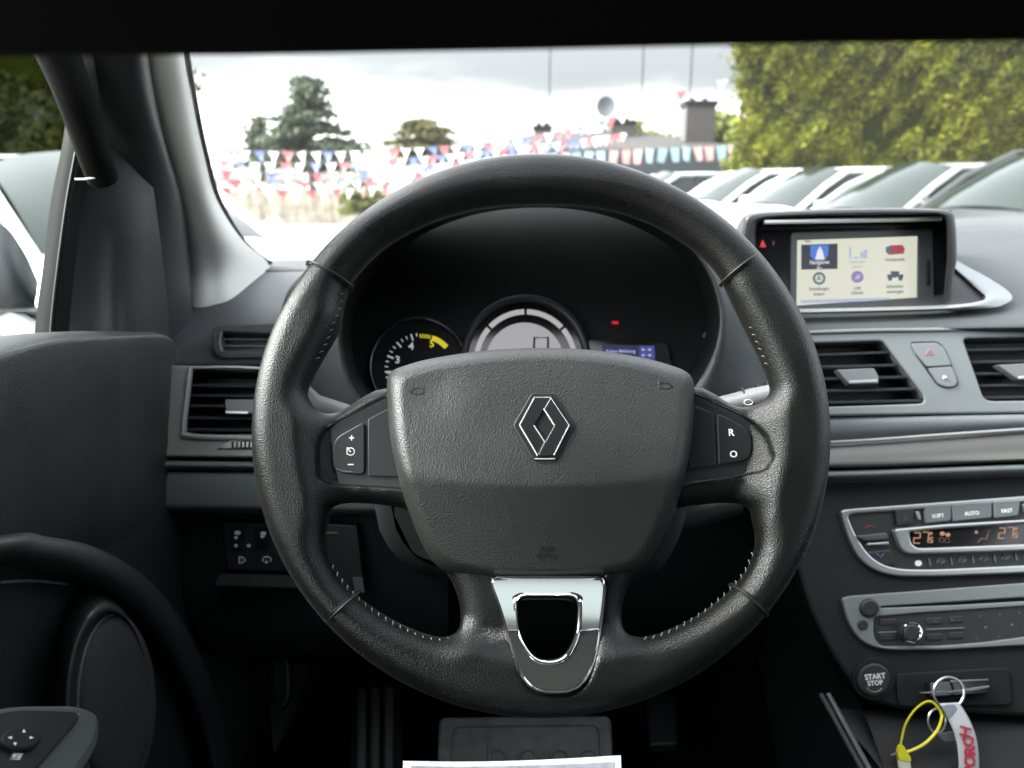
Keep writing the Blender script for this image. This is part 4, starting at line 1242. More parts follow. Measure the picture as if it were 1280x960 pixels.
tieP = crc([(1176, 890), (1163, 877), (1147, 884), (1133, 903), (1127, 925), (1126, 938), (1136, 939), (1155, 930), (1170, 915), (1176, 902)], 6)
loop(RF, [tuple(p) for p in tieP], .0010, h=.006, closed=True, flat=1.4).build('tie_loop', yel, tie)
loop(RF, [(1126, 940), (1114, 944)], .0009, h=.006).build('tie_end', mat('tie_end_brown', (.18, .14, .06), .5), tie)
slab(RF, rpoly([(1125, 931), (1129, 931), (1139, 947), (1139, 953), (1124, 951), (1122, 940)], 2, 3), (), h0=.004, h1=.008, b=.0006).build('lock', yel, tie)
slab(RF, rpoly([(1123.5, 949), (1138, 951), (1142, 985), (1126, 985)], 1.5, 3), (), h0=.0045, h1=.0075, b=.0005).build('tag_end', mat('tag_white', (.55, .56, .45), .5), tie)
strap = thing('key_strap', 'white fabric key strap printed with red letters hanging from the ring', 'strap', RF.P(*RF.px(1200, 900), .002))
sm = mat('strap_fabric', (.40, .41, .43), .8, bump=.4, bscale=1500, bdist=.0003)
L_ = [(1174, 879, .006), (1184, 897, .008), (1194, 920, .010), (1198, 945, .011), (1199, 975, .011), (1200, 1010, .011)]
Rr_ = [(1198, 878, .004), (1208, 893, .007), (1218, 915, .010), (1223, 940, .011), (1224, 975, .011), (1224, 1010, .011)]
rows = [[tuple(RF.P(*RF.px(a[0] * (1 - t) + b[0] * t, a[1] * (1 - t) + b[1] * t, a[2]), a[2] + .001 * math.sin(math.pi * t))) for t in (0, .33, .66, 1)] for a, b in zip(L_, Rr_)]
loft('strap_band', rows, sm, strap, 3, 6, pts=True, thick=.0009)
fold = [(1178, 882), (1193, 880), (1197, 886), (1186, 900)]
slab(RF, rpoly(fold, 1.5, 2), (), h0=.0075, h1=.0095, b=.0004).build('fold', mat('strap_shaded_fabric', (.22, .23, .26), .8), strap)
redink = mat('red_ink', (.42, .03, .06), .6)
RF2 = Frame(RF.P(*RF.px(1211, 935, .0125), .0125), RF.u, RF.v)
for s, x, y, a in (('H', 1207.5, 915, 70), ('C', 1211, 927, 76), ('R', 1213, 939, 84), ('O', 1213, 951, 88), ('P', 1213, 963, 90)):
    text('strap_letter', s, RF2, x, y, 13, redink, strap, h=.0006, rot=R_(a), bold=.7)

# ================================================================== FOOTWELL
fl = loft('floor', [[tuple((x, y, z)) for x in (-.5, -.1, .3, .7, 1.15)] for y, z in ((-2.0, .42), (-.2, .42), (.6, .42), (.95, .45), (1.15, .62), (1.2, 1.0))], M['carpet'], None, 4, 4, pts=True)
tag(fl, kind='structure')
fr_ = thing('foot_rest', 'ribbed dark rubber foot rest left of the pedals', 'foot rest', at(470, 900, Y=.92))
FR = Frame.tri((440, 850, .93), (502, 850, .93), (440, 960, .80))
slabo('base_plate', FR, rpoly([(439, 852), (500, 850), (504, 1010), (436, 1010)], 5, 3), M['rubber'], fr_, h0=-.012, h1=0, b=.002)
rubl = mat('worn_rubber', (.060, .066, .062), .5, bump=.3, bscale=700)
for x in (446, 463, 480):
    slabo('rib', FR, rpoly([(x, 858), (x + 11, 858), (x + 11, 1005), (x, 1005)], 4, 3), rubl, fr_, h0=0, h1=.006, b=.0028)
pedal = thing('brake_pedal', 'wide dark pedal pad with raised ring marks below the steering wheel', 'pedal', at(655, 930, Y=.85))
PF = Frame.tri((550, 900, .84), (765, 900, .84), (550, 960, .79))
pdm = mat('pedal_rubber', (.105, .115, .108), .6, bump=.5, bscale=300, bdist=.001, var=.25, vscale=60)
slabo('pad', PF, rpoly([(549, 896), (764, 894), (768, 1010), (545, 1010)], 10, 4), pdm, pedal, [rpoly([(566, 908), (748, 906), (752, 1000), (562, 1000)], 10, 4)], h0=-.010, h1=.002, b=.003)
slabo('pad_field', PF, rpoly([(560, 903), (754, 901), (758, 1004), (556, 1004)], 10, 4), pdm, pedal, h0=-.012, h1=-.002, b=.001)
mb = MB()
for cx in (622, 660, 700, 735):
    mb.tube([PF.P(*PF.px(x, y, -.001), -.001) for x, y in arc(cx, 948, 11, 0, 360, 18)[:-1]], .0022, 6, True)
mb.tube([PF.P(*PF.px(x, y, -.001), -.001) for x, y in ((612, 930), (612, 965))], .0022, 6)
mb.build('raised_rings', pdm, pedal)
MB().tube([at(655, 905, Y=.86), at(650, 800, Y=1.0), at(648, 720, Y=1.05)], .012, 10).build('pedal_arm', M['black'], pedal)
cl = thing('clutch_pedal', 'narrow dark pedal tip hanging under the dashboard left of the wheel', 'pedal', at(350, 850, Y=.9))
slabo('pad', Frame.tri((338, 820, .95), (362, 820, .95), (338, 880, .92)), rpoly([(339, 820), (361, 822), (363, 872), (350, 892), (338, 870)], 8, 4), M['black_soft'], cl, h0=-.012, h1=.004, b=.004)
MB().tube([at(350, 830, Y=.96), at(352, 770, Y=1.05), at(360, 700, Y=1.1)], .008, 8).build('pedal_arm', M['black'], cl)
ac = thing('accelerator_pedal', 'dark grey pedal half hidden behind the lower right of the steering wheel', 'pedal', at(828, 890, Y=.9))
slabo('pad', Frame.tri((808, 868, .97), (846, 868, .97), (808, 930, .90)), rpoly([(808, 868), (844, 866), (848, 930), (812, 932)], 4, 4), M['black_soft'], ac, h0=-.012, h1=.003, b=.003)
MB().tube([at(828, 880, Y=.975), at(828, 820, Y=1.05), at(825, 740, Y=1.1)], .008, 8).build('pedal_arm', M['black'], ac)
# price card on the seat edge
cardp = thing('price_card', 'white bordered card standing just below the steering wheel', 'card', at(640, 960, Y=.40))
CFp = Frame.tri((505, 950, .405), (777, 945, .41), (508, 1000, .385))
co = cr([(504, 951), (570, 952), (640, 951), (710, 948), (776, 944)], 6)
outl = [tuple(p) for p in co] + [(790, 1290), (492, 1290)]
slabo('sheet', CFp, outl, mat('white_card', (.42, .44, .48), .5), cardp, h0=-.0006, h1=0, b=.0001, back=True)
ci = cr([(514, 957), (570, 958), (640, 957), (710, 955), (768, 952)], 6)
slabo('printed_field', CFp, [tuple(p) for p in ci] + [(772, 1070), (512, 1070)], mat('print_grey', (.16, .17, .20), .6, var=.3, vscale=80), cardp, h0=-.0002, h1=.0003, b=.0001)
# front seats
def front_seat(label, cx, cy, dz=0.0, rest=True):
    T = thing('front_seat', label, 'seat', (cx, cy, .42 + dz), 0, 'front seats of the car')
    fab = M['seat']
    def cush(name, pts9):
        loft(name, pts9, fab, T, 3, 3, pts=True)
    def box_ring(c, w, d, r, z, lean=0):
        return [(c[0] + sx * w / 2 * k, c[1] + lean + sy * d / 2 * m, z + dz) for sx, sy, k, m in ((-1, -1, .9, 1), (0, -1, 1, 1.03), (1, -1, .9, 1), (1, 0, 1.03, 1), (1, 1, .9, 1), (0, 1, 1, 1.0), (-1, 1, .9, 1), (-1, 0, 1.03, 1))]
    c = (cx, cy)
    def closed(name, rings):
        loft(name, rings, fab, T, 4, 3, pts=True, closed=True)
    closed('seat_cushion', [box_ring(c, .40, .42, 0, .60), box_ring(c, .50, .50, 0, .62), box_ring(c, .52, .52, 0, .72), box_ring(c, .50, .50, 0, .80), box_ring(c, .42, .40, 0, .82), box_ring(c, .05, .05, 0, .80)])
    closed('backrest', [box_ring((cx, cy - .30), .40, .10, 0, .70), box_ring((cx, cy - .32), .50, .14, 0, .85), box_ring((cx, cy - .37), .50, .13, 0, 1.05), box_ring((cx, cy - .43), .44, .10, 0, 1.20), box_ring((cx, cy - .45), .30, .06, 0, 1.24), box_ring((cx, cy - .45), .02, .02, 0, 1.245)])
    if rest: closed('headrest', [box_ring((cx, cy - .46), .16, .05, 0, 1.27), box_ring((cx, cy - .46), .25, .09, 0, 1.30), box_ring((cx, cy - .47), .24, .08, 0, 1.38), box_ring((cx, cy - .47), .12, .04, 0, 1.42), box_ring((cx, cy - .47), .01, .01, 0, 1.42)])
    for sx in ((-.06, .06) if rest else ()):
        MB().tube([(cx + sx, cy - .455, 1.20), (cx + sx, cy - .46, 1.30)], .006, 8).build('headrest_post', M['chrome'], T)
    b = MB(); b.box((cx, cy, .52 + dz), .40, .46, .20); b.build('seat_base', M['black'], T)
front_seat('dark fabric driver seat below and behind the camera', .03, .12, -.13, False)
front_seat('dark fabric passenger seat beside the driver seat', .72, .12)

# ================================================================== PILLAR, DOOR, ROOF, GLASS
pil = thing('windscreen_pillar', 'pale grey trimmed windscreen pillar between door window and windscreen', 'pillar', at(270, 380, Y=1.0))
rows = [
    [(120, -60, .52), (170, -60, .50), (196, -60, .50), (216, -60, .52), (226, -60, .56)],
    [(140, 60, .60), (172, 60, .58), (196, 60, .58), (220, 60, .60), (229, 60, .64)],
    [(160, 130, .69), (185, 130, .67), (208, 130, .67), (230, 130, .69), (241, 130, .73)],
    [(180, 190, .79), (203, 190, .76), (224, 190, .76), (243, 190, .78), (254, 190, .82)],
    [(195, 250, .90), (220, 250, .86), (240, 250, .86), (260, 250, .88), (271, 250, .94)],
    [(205, 300, .98), (230, 300, .93), (254, 300, .93), (282, 300, .96), (303, 300, 1.06)],
    [(210, 340, 1.02), (234, 345, .98), (262, 340, .98), (296, 332, 1.02), (334, 327, 1.22)],
    [(212, 380, 1.04), (236, 390, .98), (266, 380, .98), (298, 368, 1.02), (336, 352, 1.20)],
    [(214, 430, 1.04), (236, 440, .98), (266, 430, .98), (300, 420, 1.00), (336, 410, 1.08)]]
loft('pillar_trim', rows, M['pillar'], pil, 5, 5)
# black ceramic edge of the windscreen along the pillar
MB().tube(cr([tuple(at(x, y, Y=Y)) for x, y, Y in ((227, 0, .62), (231, 60, .66), (243, 130, .75), (256, 190, .84), (274, 250, .97), (306, 303, 1.10), (338, 329, 1.26))], 6), .0032, 8).build('glass_seal', M['rubber'], pil)
# dark strip between the pillar and the door
rows = [
    [(90, -60, .47), (130, -60, .47), (170, -60, .48), (190, -60, .52)],
    [(115, 60, .55), (145, 60, .55), (176, 60, .56), (192, 60, .60)],
    [(125, 130, .63), (150, 130, .63), (184, 130, .64), (200, 130, .68)],
    [(132, 190, .72), (165, 190, .71), (202, 190, .73), (215, 190, .78)],
    [(136, 250, .80), (175, 250, .78), (218, 250, .82), (232, 250, .88)],
    [(140, 330, .85), (180, 330, .83), (228, 330, .90), (240, 330, .98)],
    [(145, 400, .86), (180, 400, .84), (234, 400, .92), (242, 400, 1.0)],
    [(150, 470, .86), (180, 470, .84), (232, 470, .92), (242, 470, 1.0)]]
loft('pillar_lower_trim', rows, M['black_soft'], pil, 5, 5)

door = thing('driver_door', 'dark grey driver door with window frame, speaker and mirror switch', 'car door', at(60, 700, Y=.6))
XD = -.375
# upper panel with rounded top rail
rows = []
for (x, yt, ym, yb, X) in ((-900, 520, 700, 1000, -.33), (-300, 470, 560, 760, -.33), (-60, 452, 480, 700, -.335), (0, 440, 462, 690, -.338), (70, 424, 440, 690, -.345), (150, 419, 434, 700, -.352),
                           (196, 418, 432, 720, -.357), (214, 424, 440, 740, -.362), (219, 436, 455, 760, -.372)):
    top = at(x, yt, X=X)
    rows.append([tuple(top + Vector((-.05, 0, .002))), tuple(top + Vector((-.02, 0, .004))), tuple(top), tuple(at(x, ym, X=X + .006)),
                 tuple(at(x - 2, (ym + 640) / 2, X=X + .008)), tuple(at(x - 4, 650, X=X + .004)), tuple(at(x - 4 + 0, 720, X=X - .008)), tuple(at(x - 6, 830, X=X - .02))])
up = loft('upper_panel', rows, M['door'], door, 5, 5, pts=True)
# front shut face of the door panel (dark gap to the dash)
loft('door_edge', [[tuple(at(219, y, X=-.372)) for y in (430, 520, 620, 760)], [tuple(at(219, y, X=-.372) + Vector((-.05, .04, 0))) for y in (430, 520, 620, 760)]], M['black'], door, 4, 2, pts=True)
# lower skin sweeping to the footwell
low = [(0, 668), (60, 670), (120, 684), (170, 712), (208, 748), (238, 792), (262, 840), (278, 890), (290, 960), (296, 1060)]
rows = [[tuple(at(x, y, X=-.350)) for x, y in [(-500, 760)] + low], [tuple(at(x - 3, y + 4, X=-.325)) for x, y in [(-500, 760)] + low],
        [tuple(at(x - 10, y + 18, X=-.318)) for x, y in [(-500, 760)] + low], [tuple(at(x - 22, y + 34, X=-.326)) for x, y in [(-500, 760)] + low], [tuple(at(x - 28, y + 46, X=-.350)) for x, y in [(-500, 760)] + low]]
loft('pull_sweep', rows, M['door'], door, 5, 4, pts=True)
loft('lower_skin', [[(-.352, y, z) for y in (-.3, .0, .3, .6, .84, 1.02)] for z in (1.05, .95, .8, .6, .45)], M['door'], door, 3, 3, pts=True)
MB().tube(cr([tuple(at(x, y, X=-.344)) for x, y in ((0, 728), (40, 726), (84, 730))], 5), .0012, 6).build('pocket_edge', M['strip'], door)
# speaker
spk = []
def spr(sc, X, cx=145, cy=880, a=47, b=112):
    return [tuple(at(cx + a * sc * math.cos(t), cy + b * sc * math.sin(t), X=X)) for t in [2 * math.pi * i / 28 for i in range(28)]]
sk = thing('x', None, None)
bpy.data.objects.remove(sk)
loops = [spr(1.45, -.352, 128), spr(1.22, -.335, 128), spr(1.12, -.318, 132), spr(1.04, -.314, 138), spr(1.0, -.322, 143)]
ring = loft('speaker', loops, M['door'], door, 2, 3, pts=True, closed=True)
P = spr(1.0, -.322, 143)
c = sum((Vector(p) for p in P), Vector()) / len(P)
loft('grille', [P, [tuple(Vector(p).lerp(c, .08) + Vector((.006, 0, 0))) for p in P], [tuple(Vector(p).lerp(c, .5) + Vector((.009, 0, 0))) for p in P], [tuple(Vector(p).lerp(c, .98) + Vector((.010, 0, 0))) for p in P]],
     mat('speaker_cloth', (.030, .031, .032), .8, bump=.8, bscale=1200, bkind='voronoi', bdist=.0006), ring, 1, 3, pts=True, closed=True)
MB().tube(P, .0016, 8, True).build('grille_ring', M['strip'], ring)
# armrest with switch plate
SWF = Frame.tri((0, 890, .36), (95, 885, .42), (0, 955, .325))
arm = slabo('armrest', SWF, rpoly([(-160, 905), (20, 877, 20), (100, 877, 20), (130, 892, 20), (128, 930), (70, 1020), (-160, 1080)], 16, 5), mat('armrest_plastic', (.05, .058, .056), .5), door, h0=-.03, h1=0, b=.006)
slabo('switch_plate', SWF, rpoly([(-160, 920), (22, 886, 20), (96, 889, 10), (101, 897, 8), (40, 968), (-160, 1060)], 6, 4), M['gloss'] if 0 else M['button'], arm, h0=0, h1=.003, b=.001)
MB().tube([SWF.P(*SWF.px(x, y, .002), .002) for x, y in ((99, 893), (72, 925), (40, 963), (10, 1000))], .0009, 6).build('plate_edge', M['tab'], arm)
kn = slabo('mirror_knob', SWF, arc(27, 922, 26, 0, 360, 32, .55), M['black'], arm, h0=.002, h1=.006, b=.0015)
mb = MB()
for x, y, a in ((30, 914, 90), (13, 922, 180), (39, 922, 0), (19, 929.5, 270)):
    P = [(x + 3.6 * math.cos(R_(a)), y - 2.6 * math.sin(R_(a))), (x + 3 * math.cos(R_(a + 130)), y - 2.2 * math.sin(R_(a + 130))), (x + 3 * math.cos(R_(a - 130)), y - 2.2 * math.sin(R_(a - 130)))]
    mb.add([SWF.P(*SWF.px(p, q_, .0063), .0063) for p, q_ in P], [(0, 1, 2)])
mb.tube([SWF.P(*SWF.px(x, y, .0034), .0034) for x, y in ((12, 949), (17, 943), (28, 943), (24, 949))], .0004, 4, True)
mb.tube([SWF.P(*SWF.px(x, y, .0034), .0034) for x, y in ((16, 947), (19, 945), (22, 947), (25, 945))], .0004, 4)
mb.build('mirror_symbols', M['white_ink'], arm)
# sail panel and window frame
rows = [[(118, 176, .70), (150, 172, .71), (172, 178, .73), (185, 190, .76)], [(98, 215, .70), (135, 212, .71), (165, 215, .735), (190, 222, .77)],
        [(90, 290, .715), (125, 290, .725), (160, 292, .74), (200, 296, .80)], [(82, 360, .725), (120, 360, .735), (160, 362, .75), (208, 366, .84)], [(74, 436, .73), (120, 436, .735), (165, 436, .75), (214, 440, .86)]]
loft('sail_panel', rows, M['door'], door, 5, 5)
rows = [[(84, 140, .690), (94, 140, .684), (110, 140, .684), (126, 140, .70)], [(76, 190, .690), (88, 190, .684), (104, 190, .684), (122, 190, .70)], [(64, 250, .695), (78, 250, .688), (92, 250, .688), (104, 250, .71)],
        [(54, 330, .702), (68, 330, .695), (80, 330, .695), (94, 330, .715)], [(46, 390, .706), (60, 390, .70), (73, 390, .70), (88, 390, .72)], [(40, 445, .71), (54, 445, .704), (68, 445, .704), (84, 445, .72)]]
loft('window_channel', rows, M['door_trim'], door, 5, 5)
for pts in ([(95, 190, .682), (84, 250, .686), (73, 330, .692), (66, 390, .697), (62, 440, .70)],):
    MB().tube(cr([tuple(at(*p[:2], Y=p[2])) for p in pts], 5), .0014, 6).build('channel_groove', M['seam'], door)
# upper frame arm running up and back
MB().tube(cr([tuple(at(x, y, Y=Y)) for x, y, Y in ((128, 222, .68), (116, 190, .66), (100, 140, .60), (84, 95, .55), (56, 30, .46), (0, -50, .40), (-60, -140, .30))], 6), [.0125] * 37, 12).build('window_frame', M['frame_black'], door)
loft('frame_infill', [[(113, 216, .755), (93, 150, .70), (62, 60, .60), (10, -60, .50)], [(125, 230, .765), (120, 150, .72), (105, 60, .65), (70, -60, .54)], [(160, 235, .77), (165, 150, .73), (160, 60, .66), (140, -60, .55)]], M['black_soft'], door, 5, 4)
MB().tube([at(94, 224, Y=.665), at(106, 224, Y=.665), at(119, 222, Y=.665)], .0010, 6).build('bright_clip', M['silver'], door)
gl_side = glassmat('side_glass', (.82, .88, .85), refl=.05)
gl_rear = glassmat('dimmed_rear_glass', (.22, .25, .24), refl=.05)  # darkening added to the unseen rear panes to cut light from behind
gl_pass = glassmat('passenger_glass', (.5, .54, .53), refl=.05)  # unseen pane, tint added to weaken light from the far side
P = [at(128, 190, Y=.705), at(100, 100, Y=.62), at(40, -40, Y=.50), at(-200, -260, Y=.36), at(-1500, -300, Y=.18), at(-1500, 900, Y=.12), at(-100, 470, Y=.53), at(60, 450, Y=.715)]
pts2 = [(-.44, .90, 1.16), (-.435, .82, 1.36), (-.425, .62, 1.46), (-.40, .2, 1.49), (-.40, -.5, 1.49), (-.44, -.5, 1.14), (-.44, .1, 1.14)]
mesh('window_glass', [Vector(p) for p in pts2], [tuple(range(7))], gl_side, door, False)
# door mirror outside
mir = at(0, 330, Y=.95)
mc = thing('door_mirror', 'dark grey door mirror housing outside the driver window', 'door mirror', at(0, 330, Y=.93))
rows = [[(-160, 250, .98), (-60, 255, .93), (0, 278, .91), (30, 315, .91), (47, 352, .94)],
        [(-160, 290, .93), (-60, 300, .885), (0, 318, .875), (28, 345, .88), (46, 366, .90)],
        [(-160, 350, .92), (-60, 360, .875), (0, 365, .87), (25, 370, .875), (44, 376, .89)],
        [(-160, 384, .93), (-60, 386, .885), (0, 386, .88), (25, 385, .885), (44, 384, .895)]]
loft('housing', rows, mat('mirror_paint', (.018, .021, .024), .5), mc, 5, 5)
mgf = Frame.tri((-100, 392, .90), (30, 388, .90), (-100, 430, .88))
slabo('mirror_foot', mgf, rpoly([(-100, 388), (30, 388), (26, 410), (12, 428), (-40, 440), (-100, 440)], 10, 4), M['gloss'], mc, h0=-.03, h1=0, b=.004)
slabo('pale_edge', mgf, rpoly([(-100, 384), (44, 382), (44, 389), (-100, 392)], 1, 2), mat('mirror_pale', (.35, .37, .37), .3), mc, h0=-.02, h1=.004, b=.001)
MB().tube([at(10, 400, Y=.92), at(45, 430, Y=.86), at(90, 440, Y=.82)], .02, 10).build('stalk', mat('mirror_bracket', (.22, .24, .24), .4), mc)

# roof lining, sun visor, cabin shell
rl = loft('roof_lining', [[(x, y, z) for x in (-.40, -.2, .35, .95, 1.12)] for y, z in ((.355, 1.472), (.2, 1.485), (-.4, 1.50), (-1.4, 1.48), (-1.8, 1.40))], M['roof'], None, 4, 4, pts=True)
tag(rl, 'black fabric roof lining running above the windscreen', 'roof lining')
# outer roof skin so that no light leaks
hd = MB().box((.36, .37, 1.478), 1.52, .04, .022).build('windscreen_header', M['roof'], None, False)
tag(hd, 'black header rail across the top of the windscreen', 'header rail')
vis = thing('sun_visor', 'black sun visor folded down across the top of the view', 'sun visor', (0, .2, 1.42))
VFm = Frame.tri((-300, 82, .215), (1500, 60, .215), (-300, -200, .16))
vb = slabo('visor_pad', VFm, rpoly([(-260, 84), (300, 80), (640, 74), (1000, 66), (1560, 60), (1560, -340), (-260, -340)], 30, 6), M['roof'], vis, h0=-.012, h1=.0, b=.005, back=True)
MB().tube([at(-180, -330, Y=.16), at(-200, -600, Y=.16)], .004, 8).build('visor_pivot', M['rubber'], vis)
ws = loft('windscreen', [[(-.33, 1.30, 1.175), (.2, 1.42, 1.172), (.9, 1.38, 1.172), (1.05, 1.30, 1.175)],
                         [(-.335, .87, 1.325), (.2, .93, 1.335), (.9, .93, 1.335), (1.08, .87, 1.325)],
                         [(-.34, .38, 1.468), (.2, .38, 1.478), (.9, .38, 1.478), (1.08, .38, 1.468)]], glassmat('windscreen_glass', (.93, .96, .95), haze=.006, refl=.012, band=(1.355, 1.40, .92)), None, 5, 5, pts=True)
tag(ws, 'windscreen with a faint haze added for bloom, slightly darker along its top edge', 'windscreen')
sc2 = MB().box((.36, 1.42, 1.10), 1.5, .05, .12).build('scuttle', M['black'], None, False)
tag(sc2, 'black cowl at the foot of the windscreen', 'cowl')
# passenger side and rear
pd_ = thing('passenger_door', 'dark passenger door closing the far side of the cabin', 'car door', (1.12, .2, .8))
MB().box((1.12, -.4, .76), .05, 3.0, .84).build('door_panel', M['door'], pd_, False)
MB().box((1.12, -.35, 1.32), .05, .09, .32).build('middle_pillar', M['black'], pd_, False)
mesh('window_glass', [Vector(p) for p in ((1.11, 1.0, 1.18), (1.11, .55, 1.45), (1.11, -1.7, 1.45), (1.11, -1.7, 1.18))], [(0, 1, 2, 3)], gl_pass, pd_, False)
for sx_, lb in ((-.41, 'black kick panel closing the footwell on the driver side'), (1.13, 'black kick panel closing the footwell on the passenger side')):
    kp = MB().box((sx_, 1.17, .78), .04, .42, .78).build('kick_panel', M['black'], None, False); tag(kp, lb, 'kick panel')
fw = MB().box((.36, 1.22, .8), 1.6, .05, .75).build('bulkhead', M['black'], None, False); tag(fw, 'black bulkhead at the front of the footwell', 'bulkhead')
rr_ = thing('rear_cabin_wall', 'dark rear wall of the cabin with the tailgate window', 'cabin wall', (.36, -1.8, .8))
MB().box((.36, -1.82, .78), 1.6, .05, .80).build('wall_panel', M['door'], rr_, False)
mesh('rear_window', [Vector(p) for p in ((-.4, -1.8, 1.18), (1.1, -1.8, 1.18), (1.0, -1.72, 1.44), (-.3, -1.72, 1.44))], [(0, 1, 2, 3)], gl_rear, rr_, False)
lw_ = thing('rear_side_panel', 'dark side panel behind the driver door', 'side panel', (-.38, -1.2, .8))
MB().box((-.39, -1.05, .78), .05, 1.5, .80).build('side_panel', M['door'], lw_, False)
MB().box((-.39, -.42, 1.32), .05, .12, .36).build('middle_pillar', M['black'], lw_, False)
mesh('window_glass', [Vector(p) for p in ((-.39, -.5, 1.18), (-.39, -1.7, 1.18), (-.37, -1.6, 1.46), (-.37, -.5, 1.46))], [(0, 1, 2, 3)], gl_rear, lw_, False)

# ================================================================== OUTSIDE
asph = mat('pale_gravel', (.26, .255, .24), .85, bump=.6, bscale=60, bdist=.01, var=.25, vscale=1.5)
g = mesh('ground', [(-300, -150, 0), (300, -150, 0), (300, 500, 0), (-300, 500, 0)], [(0, 1, 2, 3)], asph, None, False)
tag(g, kind='structure')

paint_white = mat('white_paint', (.78, .79, .78), .25, coat=.5)
paint_silver = mat('silver_paint', (.42, .44, .45), .3, metal=.4, coat=.5)
paint_dark = mat('dark_grey_paint', (.035, .038, .036), .35, metal=.2, coat=.15)
paint_blue = mat('pale_blue_paint', (.40, .46, .52), .3, coat=.5)
car_glass = mat('car_glass', (.012, .018, .014), .08, spec=.32)
tyre_m = mat('tyre', (.018, .018, .018), .8)
rim_m = mat('alloy', (.45, .46, .47), .3, metal=.8)
lampg = mat('headlamp_lens', (.6, .62, .64), .08, coat=.6)
redg = mat('tail_lamp_lens', (.35, .02, .02), .15, coat=.5)


